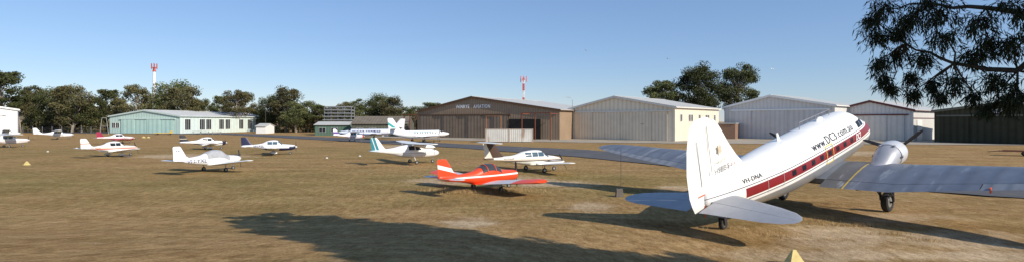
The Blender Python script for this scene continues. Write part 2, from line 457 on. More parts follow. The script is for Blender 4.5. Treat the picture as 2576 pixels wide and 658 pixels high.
m=MB(); hwid=(cx1-cx0)/2; m.box(-hwid,hwid,0,2.4,.15,3.1); m.obj("container_body",CW,wc)
m=MB()
for x in(-hwid,0,hwid): m.box(x-.12,x+.12,-.08,-.005,.02,3.14)
m.box(-hwid+.12,-.12,-.06,-.005,3.0,3.12);m.box(.12,hwid-.12,-.06,-.005,3.0,3.12)
m.obj("container_frame",mk("rusty_frame",(.4,.32,.26),.7),wc)
# cream hangar
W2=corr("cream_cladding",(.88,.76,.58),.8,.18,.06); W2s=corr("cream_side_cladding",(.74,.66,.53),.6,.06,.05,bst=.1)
D2=corr("cream_door",(.78,.67,.51),1.1,.2,.08)
TR2=mk("pale_trim",(.74,.69,.6),.6)
R2=G(1698,355)
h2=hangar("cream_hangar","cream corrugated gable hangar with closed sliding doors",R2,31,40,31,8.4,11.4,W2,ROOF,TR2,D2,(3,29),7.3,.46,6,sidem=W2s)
for i,y in enumerate((3.2,8.6,10.2,15.5,20.5,22,27)):
    win(h2,31,0,y,y+1.1,4.9,6.6)
m=MB(); m.box(31.02,31.1,12.4,13.5,0.02,2.2); m.obj("side_door",GREYW,h2)
m=MB(); m.tube((22,-.5,4.2),(22.9,-.5,4.2),.05,.05); m.obj("door_handle",STEEL,h2)
# pale grey hangar
W3=corr("pale_grey_cladding",(.68,.66,.63),1.0,.12,.06); D3=corr("pale_grey_door",(.60,.59,.58),.8,.14,.06)
h3=hangar("pale_grey_hangar","pale grey metal gable hangar with big sliding doors",(83,138),29,46,34,9.0,12.0,W3,ROOF,WHITE,D3,(3,27),7.9,.45,5)
for y in(4,9,14): win(h3,29,0,y,y+1.1,4.9,6.4)
# maroon trim hangar
MAR=mk("maroon_trim",(.12,.02,.02),.5)
W4=corr("light_grey_cladding",(.66,.64,.61),1.1,.12,.06); W4s=corr("light_side_cladding",(.64,.62,.58),.8,.12,.05)
h4=hangar("maroon_trim_hangar","light grey hangar with maroon gable trim and white doors",(101,135),19,50,28,7.7,10.2,W4,ROOF,MAR,W4s,(2,17),6.4,.5,4,sidem=W4s)
m=MB(); m.box(19.02,19.12,3,7.5,.02,5.2); m.obj("side_door",WHITE,h4)
m=MB(); m.box(19.02,19.14,0,28,5.6,5.78); m.obj("side_rail",MAR,h4)
# olive hangar
W5=corr("olive_cladding",(.070,.068,.042),1.1,.25,.12,spec=.1); D5=corr("olive_door",(.048,.048,.030),.8,.3,.15,spec=.1)
h5=hangar("olive_hangar","dark olive brown hangar with low gable and closed doors",(113,108),23,55,26,7.3,8.8,W5,corr("pale_roof_sheet",(.5,.49,.46),1.1,.1,.1,.6,1,.2),mk("olive_trim",(.16,.155,.12),.7,spec=.1),D5,(1.5,21),6.0,.5,4)
m=MB(); m.box(10.4,12.2,-.08,-.02,6.7,7.7); m.obj("wall_sign",WHITE,h5)
for k,(zz,ww) in enumerate(((7.4,1.2),(7.15,1.4),(6.92,1.0))):
    m=MB(); m.box(11.3-ww/2,11.3+ww/2,-.10,-.085,zz,zz+.1); m.obj("sign_line",BLKT,h5)
bs=thing("brick_shed","low red brown brick shed with flat roof","shed",(*G(1806,349),0),-rad(30))
m=MB(); m.box(0,4.5,0,8,0,4.2); m.obj("wall",mk("red_brown_brick",(.26,.16,.11),.85,0,.2,3,ribs=(2,3.,.25,.3)),bs)
m=MB(); m.box(-.2,4.7,-.2,8.3,4.205,4.4); m.obj("roof",GREYW,bs)
# mint hangar
TE=corr("mint_cladding",(.52,.68,.62),.8,.12,.06); TEd=corr("mint_door",(.50,.71,.64),.5,.2,.06); TEs=corr("pale_mint_wall",(.64,.74,.70),.5,.08,.05)
h6=hangar("mint_green_hangar","long mint green hangar with tall dark side windows",(-133,215),33,10,60,6.9,9.3,TE,corr("white_roof_sheet",(.66,.66,.63),1.1,.1,.1,.5,1,.2),mk("mint_trim",(.55,.66,.62),.6),TEd,(6,30),5.6,.5,4,sidem=TEs)
for i,y in enumerate((2.5,10.5,14.2,22,26,35,41,47,53.5)):
    win(h6,33,0,y,y+2.9,1.4,5.7,WHITE,GLASS,'x',2)
for x in(1.2,3.1): win(h6,x,x+1.5,0,0,2.2,4.2,WHITE,GLASS,'y',1)
h7=hangar("white_hangar","white metal gable hangar with pale roof",(-175,190),34,-42,30,9.0,12.,corr("white_cladding",(.7,.72,.74),.8,.1,.05),ROOF,WHITE,corr("white_door_cladding",(.65,.67,.7),.6,.15,.05),(4,30),7.,.5,4)
GRN=corr("green_brown_cladding",(.13,.13,.10),1.,.2,.15); RB=corr("rusty_roof",(.20,.17,.13),1.,.2,.2,.7,0,.2)
def longshed(name,label,px0,px1,d,dep,eave,peak,wm,rm):
    x0=(px0-CX)/F*d;x1=(px1-CX)/F*d; e=thing(name,label,"shed",((x0+x1)/2,d,0)); h=(x1-x0)/2
    m=MB(); m.box(-h,h,0,dep,0,eave); 
    m.add([(-h,0,eave+.001),(-h,dep,eave+.001),(-h,dep/2,peak)],[(0,1,2)]); m.add([(h,0,eave+.001),(h,dep,eave+.001),(h,dep/2,peak)],[(2,1,0)]); m.obj("wall",wm,e)
    m=MB()
    for (ya,za,yb,zb) in((-.5,eave-.1,dep/2,peak),(dep/2,peak,dep+.5,eave-.1)):
        v=[(-h-.3,ya,za+.05),(h+.3,ya,za+.05),(h+.3,yb,zb+.05),(-h-.3,yb,zb+.05),(-h-.3,ya,za+.2),(h+.3,ya,za+.2),(h+.3,yb,zb+.2),(-h-.3,yb,zb+.2)]
        m.add(v,[(0,3,2,1),(4,5,6,7),(0,1,5,4),(1,2,6,5),(2,3,7,6),(3,0,4,7)])
    m.obj("roof",rm,e)
    k=0
    x=-h+1.5
    while x<h-3:
        if k%3!=2: win(e,x,x+2.2,0,0,1.2,2.6,GREYW,GLASS,'y',1)
        else:
            m=MB(); m.box(x,x+1.8,-.06,-.01,.05,2.4); m.obj("door",GREYW,e)
        x+=4.2;k+=1
    return e
longshed("storage_shed","long low storage shed with weathered brown roof",885,1025,176,12,4.0,6.4,GRN,RB)
longshed("storage_shed","low green shed with grey roof",792,880,186,9,3.6,4.6,corr("green_wall",(.12,.2,.15),1.,.2),ROOF)
longshed("workshop_shed","small pale workshop shed with grey roof",644,668,218,8,2.8,3.8,WHITE,ROOF)
rx0=(815-CX)/F*200; rk=thing("steel_rack_tower","tall grey steel rack structure with stacked shelves","rack",(rx0+5.2,200,0))
m=MB()
for i in range(5):
    for y in(0,4): m.box(-5+i*2.5-.12,-5+i*2.5+.12,y-.12,y+.12,0,10.3)
m.obj("upright",STEEL,rk)
SHF=mk("grey_shelf",(.24,.25,.26),.6)
for i,z in enumerate((5.2,6.5,7.7,8.9,10.1)):
    m=MB(); k=.25*i; m.box(-5.4+k,5.4-k,-.9+k*.4,4.6,z,z+.35); m.obj("shelf",SHF,rk)
m=MB()
for i in range(4): m.tube((-5+i*2.5,-.2,0.2),(-2.5+i*2.5,-.2,5),.07,.07)
m.obj("brace",STEEL,rk)
# masts
mx=(388-CX)/F*262
ma=thing("radio_mast","slim white radio mast with red antenna panels on top","mast",(mx,262,0))
m=MB(); m.lathe([(0,.95),(12,.8),(31,.55)],(0,0,0),'Z',12); o=m.obj("mast_pole",mk("white_pole",(.9,.9,.9),.5,regions=[((.45,.12,.08),[(0,0,-1,9.)]),((.6,.09,.05),[(0,0,1,-29.),(0,0,-1,31)])]),ma); autosmooth(o)
m=MB(); m.lathe([(29.3,.95),(29.5,.95)],(0,0,0),'Z',12); m.lathe([(31,1.1),(31.2,1.1)],(0,0,0),'Z',12); m.obj("platform",ORG,ma)
REDM=mk("mast_panel_red",(.5,.11,.07),.6)
for k in range(6):
    t=2*math.pi*k/6; m=MB(); x,y=1.25*math.cos(t),1.25*math.sin(t); m.box(x-.16,x+.16,y-.13,y+.13,30.4,33.0); m.tube((x*.9,y*.9,31.3),(0,0,31.1),.06,.06); m.obj("antenna_panel",REDM,ma)
mx=(1317-CX)/F*230
mb_=thing("lattice_mast","red and white lattice radio mast","mast",(mx,230,0))
m=MB(); H=24.5
for (a,b) in((-.4,-.4),(.4,-.4),(0,.45)): m.tube((a,b,0),(a*.8,b*.8,H-1),.14,.14,5)
z=0; cs=[(-.4,-.4),(.4,-.4),(0,.45)]
while z<H-2:
    for i in range(3): 
        a=cs[i];b=cs[(i+1)%3]; m.tube((a[0],a[1],z),(b[0],b[1],z+1.1),.07,.07,4); m.tube((a[0],a[1],z),(b[0],b[1],z),.07,.07,4)
    z+=1.1
m.obj("lattice",mk("red_white_lattice",(.8,.8,.8),.5,regions=[((.6,.06,.04),[(0,0,1,-12.),(0,0,-1,15.)]),((.6,.06,.04),[(0,0,1,-18.),(0,0,-1,21.)]),((.6,.06,.04),[(0,0,1,-22.5)])]),mb_)
for sx,sy in((-1,0),(1,0),(0,-1)):
    m=MB(); m.tube((sx*.3,sy*.3,22.5),(sx*1.2,sy*1.2,22.5),.06,.06); m.box(sx*1.2-.15,sx*1.2+.15,sy*1.2-.12,sy*1.2+.12,21.6,24.2); m.obj("antenna_panel",ORG,mb_)
for (px,d,h) in((1440,170,12.5),(2010,165,10.5)):
    e=thing("street_lamp","thin curved steel lamp post beside hangars","street lamp",((px-CX)/F*d,d,0),group="lamp posts by the hangars")
    m=MB(); m.tube((0,0,0),(0,0,h-.8),.12,.07); m.tube((0,0,h-.8),(-.6,0,h-.1),.07,.06); m.tube((-.6,0,h-.1),(-2,0,h),.06,.05); m.obj("pole",STEEL,e)
    m=MB(); m.box(-2.6,-1.95,-.15,.15,h-.12,h+.08); m.obj("lamp_head",GREYW,e)
# ---------------------------------------------------------------- trees
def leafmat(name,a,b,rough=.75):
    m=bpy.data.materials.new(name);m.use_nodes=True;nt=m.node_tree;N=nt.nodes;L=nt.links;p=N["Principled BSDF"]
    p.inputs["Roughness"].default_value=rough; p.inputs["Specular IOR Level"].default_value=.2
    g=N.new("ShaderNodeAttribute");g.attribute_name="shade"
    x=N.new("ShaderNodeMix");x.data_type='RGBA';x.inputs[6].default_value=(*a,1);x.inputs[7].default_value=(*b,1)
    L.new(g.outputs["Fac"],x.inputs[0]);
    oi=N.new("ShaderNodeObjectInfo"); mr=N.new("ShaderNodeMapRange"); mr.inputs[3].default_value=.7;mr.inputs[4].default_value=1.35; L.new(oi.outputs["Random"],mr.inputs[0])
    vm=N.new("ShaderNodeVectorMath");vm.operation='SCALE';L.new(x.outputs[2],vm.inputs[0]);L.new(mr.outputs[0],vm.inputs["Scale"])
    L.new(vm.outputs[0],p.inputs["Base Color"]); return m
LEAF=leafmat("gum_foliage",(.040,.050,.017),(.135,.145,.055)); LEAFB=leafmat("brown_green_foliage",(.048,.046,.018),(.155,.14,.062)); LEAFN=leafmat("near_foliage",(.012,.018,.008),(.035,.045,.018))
BARK=mk("pale_bark",(.32,.27,.21),.85,0,.3,1.5); BARKD=mk("dark_bark",(.05,.04,.03),.9,0,.3,3)
def leaf_quads(centers,radii,counts,size,rng,asp=.6,droop=0.):
    V=[];S=[]
    for c,r,k in zip(centers,radii,counts):
        d=rng.normal(size=(k,3)); d/=np.linalg.norm(d,axis=1)[:,None]
        rr=rng.random(k)**.45
        p=np.array(c)+d*rr[:,None]*np.array(r)
        a=rng.normal(size=(k,3)); 
        a/=np.linalg.norm(a,axis=1)[:,None]
        b=np.cross(a,rng.normal(size=(k,3))); b/=np.linalg.norm(b,axis=1)[:,None]
        s=size*(.6+.8*rng.random(k))[:,None]
        a=a*s*.5; b=b*s*.5*asp
        V.append(np.stack([p-a,p+b,p+a,p-b],1))
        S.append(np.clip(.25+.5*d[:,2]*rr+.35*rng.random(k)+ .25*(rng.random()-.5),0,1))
    V=np.concatenate(V).reshape(-1,3); S=np.repeat(np.concatenate(S),4)
    return V,S
def leaf_mesh(name,V,S,mat):
    me=bpy.data.meshes.new(name); nq=len(V)//4
    me.vertices.add(len(V)); me.vertices.foreach_set("co",V.astype(np.float32).ravel())
    me.loops.add(nq*4); me.loops.foreach_set("vertex_index",np.arange(nq*4,dtype=np.int32))
    me.polygons.add(nq); me.polygons.foreach_set("loop_start",np.arange(0,nq*4,4,dtype=np.int32)); 
    me.update(calc_edges=True); me.validate()
    a=me.attributes.new("shade",'FLOAT','POINT'); a.data.foreach_set("value",S.astype(np.float32))
    me.materials.append(mat); return me
def limb(m,p0,p1,r0,r1,rng,n=4,wob=.08):
    p0=Vector(p0);p1=Vector(p1);L=(p1-p0).length;prev=p0;pr=r0
    for i in range(1,n+1):
        t=i/n; q=p0.lerp(p1,t)
        if i<n: q+=Vector(rng.normal(size=3))*L*wob*.5
        r=r0+(r1-r0)*t; m.tube(prev,q,pr,r,6); prev=q;pr=r
def tree_data(seed,H,W,nc,npc,ls,style,mat,bark=BARK,bs_=None):
    rng=np.random.default_rng(seed); m=MB()
    base=H*(bs_ if bs_ else (.16 if style=='dense' else .36))
    top=Vector((rng.normal()*.05*W,rng.normal()*.05*W,H*.8)); 
    limb(m,(0,0,-.2),top,H*.022,H*.006,rng,6,.03)
    C=[];R=[]
    for i in range(nc):
        t=rng.random(); ang=rng.random()*6.283
        z=base+(H-base)*(.08+.84*t)
        prof=math.sin(math.pi*min(1,(.18+.72*t)))**.7
        rr=W*.5*prof*(.35+.65*math.sqrt(rng.random()))*(.85)
        c=(rr*math.cos(ang),rr*math.sin(ang),z)
        s=W*(.08+.10*rng.random())*(1.15 if style=='dense' else 1)
        C.append(c);R.append((s*1.2,s*1.2,s*.8))
        if i%2==0 or style!='dense':
            zz=max(base*.7,z-rr*.9-H*.05); limb(m,(top.x*zz/top.z,top.y*zz/top.z,zz),c,H*.008,H*.002,rng,3,.08)
    V,S=leaf_quads(C,R,[npc]*nc,ls,rng)
    tm=m.obj("trunk",bark); autosmooth(tm); tmesh=tm.data; bpy.data.objects.remove(tm)
    return tmesh,leaf_mesh("crown",V,S,mat),H
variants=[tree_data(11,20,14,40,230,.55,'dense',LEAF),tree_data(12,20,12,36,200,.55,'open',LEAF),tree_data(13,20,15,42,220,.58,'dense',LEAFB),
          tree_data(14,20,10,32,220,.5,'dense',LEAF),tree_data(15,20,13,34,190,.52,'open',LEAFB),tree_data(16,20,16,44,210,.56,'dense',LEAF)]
def put_tree(var,x,y,h,ws,label,group,rz):
    t,c,H=variants[var]; s=h/H
    e=thing("gum_tree",label,"tree",(x,y,0),rz,group); e.scale=(s*ws,s*ws,s)
    for nm,me in(("trunk",t),("crown",c)): link(bpy.data.objects.new(nm,me),e)
line=[(-60,170),(8,175),(52,240),(80,218),(95,213),(130,220),(165,228),(180,212),(205,250),(235,238),(270,222),(300,245),(340,213),(372,238),(408,232),(432,203),(462,215),(492,245),(520,243),
      (560,238),(590,226),(615,230),(648,266),(672,240),(700,235),(722,218),(745,250),(775,248),(800,262),(835,268),(868,255),(900,246),(930,250),(960,236),(985,240),(1015,264),(1045,262),(1082,255),(1105,258),(1130,262)]
for i,(px,py) in enumerate(line):
    d=random.uniform(236,275); 
    if px<20: d=232
    if 360<px<420: d=random.uniform(268,280)
    x,_,z=P3(px,py+3,d); v=[0,2,5,3,4,1][(i*5+i//3)%6]
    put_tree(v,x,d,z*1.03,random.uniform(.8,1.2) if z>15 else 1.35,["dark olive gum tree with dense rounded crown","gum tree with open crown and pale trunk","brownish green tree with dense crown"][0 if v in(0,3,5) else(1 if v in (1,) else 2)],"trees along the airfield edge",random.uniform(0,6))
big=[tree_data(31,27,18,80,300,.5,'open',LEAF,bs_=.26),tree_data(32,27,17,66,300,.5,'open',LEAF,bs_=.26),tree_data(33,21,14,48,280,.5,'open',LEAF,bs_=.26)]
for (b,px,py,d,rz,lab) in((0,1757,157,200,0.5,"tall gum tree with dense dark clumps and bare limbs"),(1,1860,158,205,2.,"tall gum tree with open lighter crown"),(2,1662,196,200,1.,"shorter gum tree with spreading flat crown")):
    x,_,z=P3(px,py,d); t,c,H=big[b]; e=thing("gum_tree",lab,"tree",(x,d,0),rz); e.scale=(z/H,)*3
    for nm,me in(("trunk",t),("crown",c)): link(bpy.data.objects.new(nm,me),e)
rng=np.random.default_rng(5); C=[];R=[];K=[]
for i in range(420):
    px=rng.uniform(-120,1060); d=rng.uniform(238,262)
    if 270<px<680: d=rng.uniform(278,290)
    x=(px-CX)/F*d; h=rng.uniform(1.,6.5)
    C.append((x,d,h*.6)); R.append((3.2,2,h*.6)); K.append(90)
V,S=leaf_quads(C,R,K,.65,rng)
o=bpy.data.objects.new("scrub",leaf_mesh("scrub",V,S,LEAFB)); link(o); o["kind"]="stuff"; tag(o,"belt of dark scrub below the airfield trees","bushes")
rng=np.random.default_rng(6); C=[];R=[];K=[]
for i in range(500):
    px=rng.uniform(-200,1300); d=rng.uniform(420,470); x=(px-CX)/F*d; h=rng.uniform(10,17)
    C.append((x,d,h*.5)); R.append((8,4,h*.55)); K.append(70)
V,S=leaf_quads(C,R,K,1.6,rng)
o=bpy.data.objects.new("distant_woods",leaf_mesh("distant_woods",V,S,LEAF)); link(o); o["kind"]="stuff"; tag(o,"distant dark woodland on the horizon","woods")
# overhanging tree
rng=np.random.default_rng(9)
ot=thing("overhanging_gum_tree","large gum tree with drooping leafy branches and long narrow leaves","tree",(18,4,gz(18,4)))
Z0=gz(18,4)
def loc(p): return (p[0]-18,p[1]-4,p[2]-Z0)
m=MB(); limb(m,(0,0,-.2),(-1,.8,9),.55,.35,rng,5,.03); limb(m,(-1,.8,9),(-6,4,13),.3,.12,rng,4,.06); limb(m,(-1,.8,9),(1.5,0,15),.3,.1,rng,4,.05); limb(m,(-6,4,13),(-14,9,13.5),.14,.04,rng,5,.05)
hang=[(2225,25,48,11),(2200,85,30,11.3),(2290,50,44,10.6),(2365,30,54,10.4),(2375,88,36,10.2),(2460,45,54,10),(2540,100,48,9.8),(2262,125,34,11.2),(2210,150,28,11.4),(2325,140,28,10.7),
      (2440,140,44,10.2),(2500,195,38,9.9),(2560,225,42,9.7),(2410,200,28,10.4),(2345,205,22,10.8),(2290,190,20,11.2),(2450,235,18,10.2),(2560,15,56,9.6),(2225,195,18,11.4),(2530,250,24,9.9),(2620,60,60,9.5),(2640,180,60,9.4),(2700,100,70,9.2),(2330,5,46,10.6),(2255,75,30,11),(2480,100,40,10),
      (2190,45,22,11.3),(2240,215,12,11.4),(2370,235,14,10.6),(2300,228,12,11),(2480,262,14,10.1)]
root=Vector(loc(P3(2720,60,9.3)))
limb(m,(-1,.8,7.5),root,.22,.09,rng,4,.04)
m1=Vector(loc(P3(2560,178,9.8))); m2=Vector(loc(P3(2400,160,10.3))); m3=Vector(loc(P3(2280,110,11)));m4=Vector(loc(P3(2330,10,10.6)));m5=Vector(loc(P3(2480,20,10)))
limb(m,root,m1,.08,.05,rng,3,.05);limb(m,m1,m2,.05,.032,rng,4,.06);limb(m,m2,m3,.032,.015,rng,4,.08);limb(m,root,m5,.07,.04,rng,3,.05);limb(m,m5,m4,.04,.02,rng,4,.06)
nodes=[root,m1,m2,m3,m4,m5]
LV=[];LS=[]
for (px,py,r,d) in hang:
    c=Vector(loc(P3(px,py,d))); nd=min(nodes,key=lambda q:(q-c).length)
    limb(m,nd,c,.02,.008,rng,3,.1)
    rw=r/F*d
    nt_=int(11+rw*44)
    for t in range(nt_):
        dv=Vector(rng.normal(size=3)).normalized()*rw*(rng.random()**.5)*1.15
        tip=c+dv+Vector((0,0,-.2*rng.random()))
        limb(m,c+dv*.15,tip,.005,.002,rng,2,.1)
        k=17; tt=rng.random(k)**.6
        p=np.array(c+dv*.15)+np.outer(tt,np.array(tip-(c+dv*.15)))+rng.normal(size=(k,3))*.045
        a=rng.normal(size=(k,3))*.42; a[:,2]-=.9; a+=np.array(dv)/max(rw,.1)*.4; a/=np.linalg.norm(a,axis=1)[:,None]
        b=np.cross(a,rng.normal(size=(k,3))); b/=np.linalg.norm(b,axis=1)[:,None]
        L_=(.11+.09*rng.random(k))[:,None]; wv=.008+.005*rng.random(k)[:,None]
        LV.append(np.stack([p,p+a*L_*.45+b*wv,p+a*L_,p+a*L_*.45-b*wv],1)); LS.append(rng.random(k))
for (p,q) in(((2470,215),(2390,275)),((2440,205),(2330,268)),((2400,235),(2385,262)),((2350,165),(2270,245)),((2576,240),(2500,262)),((2330,200),(2250,222))):
    a=Vector(loc(P3(*p,10.3)));b=Vector(loc(P3(*q,10.5))); limb(m,a,b,.008,.003,rng,4,.1)
    mid=a.lerp(b,.5); limb(m,mid,mid+Vector((-.25,0,-.15)),.004,.002,rng,2,.1)
V=np.concatenate(LV).reshape(-1,3);S=np.repeat(np.concatenate(LS),4)
C=[];R=[];K=[]
up=pchip([575,700,1000,1250,1560,1760,1950],[549,538,562,592,638,658,684])  # unseen upper crown, clumps shaped to cast this ground shadow outline
lw=pchip([575,650,800,1000,1150,1950],[551,578,616,672,780,800])
def gsolve(px,py):
    lo_,hi_=3.,60.
    for _ in range(40):
        md=(lo_+hi_)/2; x=(px-CX)/F*md
        if HZ+F*(CH-gz(x,md))/md>py: lo_=md
        else: hi_=md
    return ((px-CX)/F*md,md,gz((px-CX)/F*md,md))
px=585
while px<1960:
    a,b=up(px)+4+5*math.sin(px*.035)+3*math.sin(px*.09),lw(px)-2+4*math.sin(px*.05); py=a
    while py<=b+1:
        gxp=gsolve(px+rng.normal()*10,py+rng.normal()*2.8)
        h=12.2+1.8*rng.random()-gxp[2]
        c=(gxp[0]+1.3*h,gxp[1]-h,gxp[2]+h)
        C.append(loc(c)); s=.45+.35*rng.random(); R.append((s*1.15,s,s*.6)); K.append(75)
        py+=6 if py<600 else (10 if py<680 else 20)
    px+=27
V2,S2=leaf_quads(C,R,K,.42,rng,asp=.55)
for k in range(0,len(C),9):
    limb(m,(-6,4,13-Z0) if C[k][0]<2 else (1.5,0,14.5-Z0),C[k],.05,.01,rng,4,.05)
tr=m.obj("trunk",BARKD,ot); autosmooth(tr)
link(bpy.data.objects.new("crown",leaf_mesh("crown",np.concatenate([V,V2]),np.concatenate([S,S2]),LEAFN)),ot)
# ---------------------------------------------------------------- aircraft
def solve(tail,nose,base,sT,sN,ox,lo=None,hi=80):
    D=CH*F/(base-HZ); va=math.degrees(math.atan(((tail+nose)/2-CX)/F)); best=None
    lo=-va if lo is None else lo
    for i in range(400):
        psi=rad(lo+(hi-lo)*i/399); fx,fy=math.cos(psi),math.sin(psi)
        t=(tail-CX)/F; x0=t*(D+(ox-sT)*fy)-(ox-sT)*fx
        npx=CX+F*(x0+(ox-sN)*fx)/(D+(ox-sN)*fy)
        er=abs(npx-nose)
        if best is None or er<best[0]: best=(er,psi,x0)
    return (best[2],D,0.),best[1]
FUSL=[(0,-.16,.16,.16),(.12,-.3,.26,.33),(.5,-.42,.34,.45),(1.3,-.5,.42,.54),(1.75,-.52,.46,.56),(2.45,-.52,.98,.57),(3.0,-.5,1.05,.57),(3.8,-.40,.95,.52),(4.6,-.2,.58,.37),(5.8,.02,.42,.2),(7.0,.16,.36,.09),(7.3,.2,.3,.03)]
FUSH=[(0,-.16,.16,.16),(.12,-.34,.26,.36),(.6,-.46,.34,.45),(1.4,-.55,.40,.52),(1.75,-.58,.44,.55),(2.35,-.58,1.0,.55),(3.3,-.55,1.05,.55),(4.2,-.38,.90,.46),(5.0,-.14,.58,.32),(6.6,.1,.42,.17),(7.9,.24,.36,.07),(8.2,.26,.32,.03)]
def light_low(name,label,pose,body,fin,group="parked light aircraft",cover=None,winm=GLASS,hw=4.6,fus=FUSL,wingm=None,ttail=False,canopy=False,gz_=1.1,finh=1.,wch=1.,tipt=.1):
    (loc_,psi)=pose; ox,oz=2.9,gz_
    e=thing(name,label,"aircraft",loc_,psi,group); Lf=Loft(fus,ox,oz)
    Lf.mesh("fuselage",body,e,50,28)
    wm=wingm or WHITE
    surf("wing",[(0,2.25,1.75*wch,-.40,.15),(.6,2.25,1.7*wch,-.38,.15),(hw*.9,2.4,1.45*wch,.03,max(.13,tipt)),(hw*.97,2.48,1.25*wch,.06,max(.1,tipt)),(hw,2.65,.8*wch,.08,tipt)],ox,oz,wm,e)
    if ttail:
        surf("fin",[(.25,6.6,2.2,0,.1),(.8,7.1,1.7,0,.1),(1.75,7.75,1.25,0,.1)],ox,oz,fin,e,mirror=False,vertical=True)
        surf("tailplane",[(0,7.7,1.15,1.8,.1),(1.9,7.95,.8,1.8,.1),(2.05,8.1,.5,1.8,.1)],ox,oz,wm,e)
    else:
        surf("fin",[(.2,5.3,2.0,0,.08),(.55,6.0,1.3,0,.1),(1.42*finh,6.55,.82,0,.1),(1.52*finh,6.68,.6,0,.08)],ox,oz,fin,e,mirror=False,vertical=True)
        surf("tailplane",[(0,6.4,.9,.2,.1),(1.7,6.45,.8,.2,.1),(1.85,6.55,.55,.2,.1)],ox,oz,wm,e)
    if cover: 
        Lf.patch("canopy_cover",1.6,4.1,2,178,cover,e,.03,10,16)
    elif canopy:
        Lf.patch("canopy",1.95,3.7,20,160,winm,e,.02,12,16)
        m=MB()
        for s_ in(2.55,3.3):
            pts=[Lf.P(s_,rad(a),.03) for a in range(8,173,8)]
            for a,b in zip(pts,pts[1:]): m.tube(a,b,.035,.035,5)
        m.obj("canopy_frame",body,e)
    else:
        Lf.patch("windscreen",1.85,2.4,38,142,winm,e,.012)
        for (a,b) in((2.5,3.15),(3.22,3.85)):
            for sg in(-1,1): Lf.zpatch("side_window",a,b,.42,.82,winm,e,.012,sg)
    return e,Lf,ox,oz
def gear3(e,ox,oz,y=1.45,r=.21,sn=.75,spat=None,sm=2.95):
    for yy in(-y,y):
        m=MB(); m.tube((ox-sm,yy,oz-.4),(ox-sm,yy,r),.05,.04); m.obj("landing_gear_leg",STEEL,e); wheel(e,(ox-sm,yy,r),r,.14)
        if spat:
            m=MB(); m.lathe([(.42,.03),(.3,.14),(0,.18),(-.3,.13),(-.55,.03)],(ox-sm,yy,r+.12),'X',10); autosmooth(m.obj("wheel_fairing",spat,e))
    m=MB(); m.tube((ox-sn,0,oz-.35),(ox-sn,0,r),.045,.035); m.obj("nose_leg",STEEL,e); wheel(e,(ox-sn,0,r*.9),r*.9,.12,"nose_wheel")
def single_prop(e,ox,oz,mat=DARK,sp=WHITE,ang=75,R=.93): propeller(e,(ox,0,oz),R,2,ang,mat,sp,.14,.26,.14)
def cheat(z0,z1,c,sl=0.): return (c,[(sl,0,1,-z0),(-sl,0,-1,z1)])
O=1.1
body=mk("white_red_stripe_paint",(.84,.83,.80),.35,0,.04,regions=[cheat(O-.02,O+.10,(.6,.08,.04)),cheat(O+.15,O+.2,(.75,.3,.1))])
e,Lf,ox,oz=light_low("light_aircraft","white low wing light aircraft with red stripes on grass",solve(203,338,393,7.3,0,2.9,hi=70),body,mk("white_red_fin",(.84,.83,.80),.35,0,.04,regions=[((.6,.08,.04),[(0,0,1,-1.9),(0,0,-1,2.0)])]),winm=GLASS)
gear3(e,ox,oz,spat=WHITE); single_prop(e,ox,oz,ang=60)
text_part("registration","VH-EGX",lambda u,v:Lf.side(6.3-u,.0+.12+v,.02),1.3,.2,e,ORG,2)
MARP=(.32,.02,.06)
body=mk("white_maroon_paint",(.8,.79,.77),.35,0,.04,regions=[(MARP,[(0,0,-1,O+.03)]),cheat(O+.1,O+.16,MARP)])
e,Lf,ox,oz=light_low("light_aircraft","white and maroon low wing light aircraft",solve(243,336,360,7.3,0,2.9,hi=70),body,mk("maroon_fin",MARP,.4,0,.05))
gear3(e,ox,oz); single_prop(e,ox,oz,ang=20)
NAV=(.02,.025,.07)
body=mk("white_dark_band_paint",(.82,.82,.8),.35,0,.04,regions=[cheat(O-.12,O+.02,NAV),((.02,.02,.03),[(1,0,0,-2.2)])])
FN=mk("dark_blue_fin",NAV,.4,0,.05)
e,Lf,ox,oz=light_low("light_aircraft","white low wing light aircraft with black tail and nose band",solve(452,568,375,7.3,0,2.9,hi=70),body,mk("dark_fin",(.02,.02,.03),.4,regions=[((.7,.6,.4),[(0,0,1,-1.9),(0,0,-1,1.98)])]))
gear3(e,ox,oz,spat=WHITE); single_prop(e,ox,oz,ang=35)
body=mk("white_blue_belly_paint",(.82,.83,.84),.35,0,.04,regions=[(NAV,[(0,0,-1,O-.12)]),(NAV,[(1,0,0,-2.0),(0,0,-1,O+.15)])])
e,Lf,ox,oz=light_low("light_aircraft","white low wing light aircraft with dark blue tail and belly",solve(607,748,388,7.3,0,2.9,hi=60),body,FN,winm=GLASSB)
gear3(e,ox,oz,spat=WHITE); single_prop(e,ox,oz,ang=100,R=1.0)
text_part("registration","VH-PZL",lambda u,v:Lf.side(5.75-u,.05+v,.02),1.45,.28,e,NAVYT,2,bold=.02)
FUSY=[(0,-.16,.16,.16),(.12,-.3,.26,.33),(.5,-.42,.34,.45),(1.3,-.5,.42,.54),(1.75,-.52,.5,.56),(2.45,-.52,.95,.57),(3.0,-.5,1.0,.57),(3.8,-.45,.85,.53),(4.6,-.34,.55,.42),(5.8,-.14,.42,.28),(7.0,.08,.36,.12),(7.3,.15,.3,.03)]
body=mk("plain_white_paint",(.84,.84,.84),.35,0,.05,2.)
e,Lf,ox,oz=light_low("light_aircraft","white low wing light aircraft with grey canopy cover",solve(436,596,430,7.3,0,2.9,hi=70),body,body,cover=mk("grey_canvas_cover",(.38,.39,.41),.8,0,.2,3,bump=.4,bs=5),fus=FUSY)
gear3(e,ox,oz); single_prop(e,ox,oz,ang=80)
text_part("registration","VH-YXL",lambda u,v:Lf.side(6.1-u,-.08+v,.02),1.9,.32,e,NAVYT,3,bold=.01)
text_part("fin_lettering","YXL",lambda u,v:(ox-7.1+u,-.07,oz+1.0+v),.5,.16,e,NAVYT,1)
REDC=(.78,.075,.02)
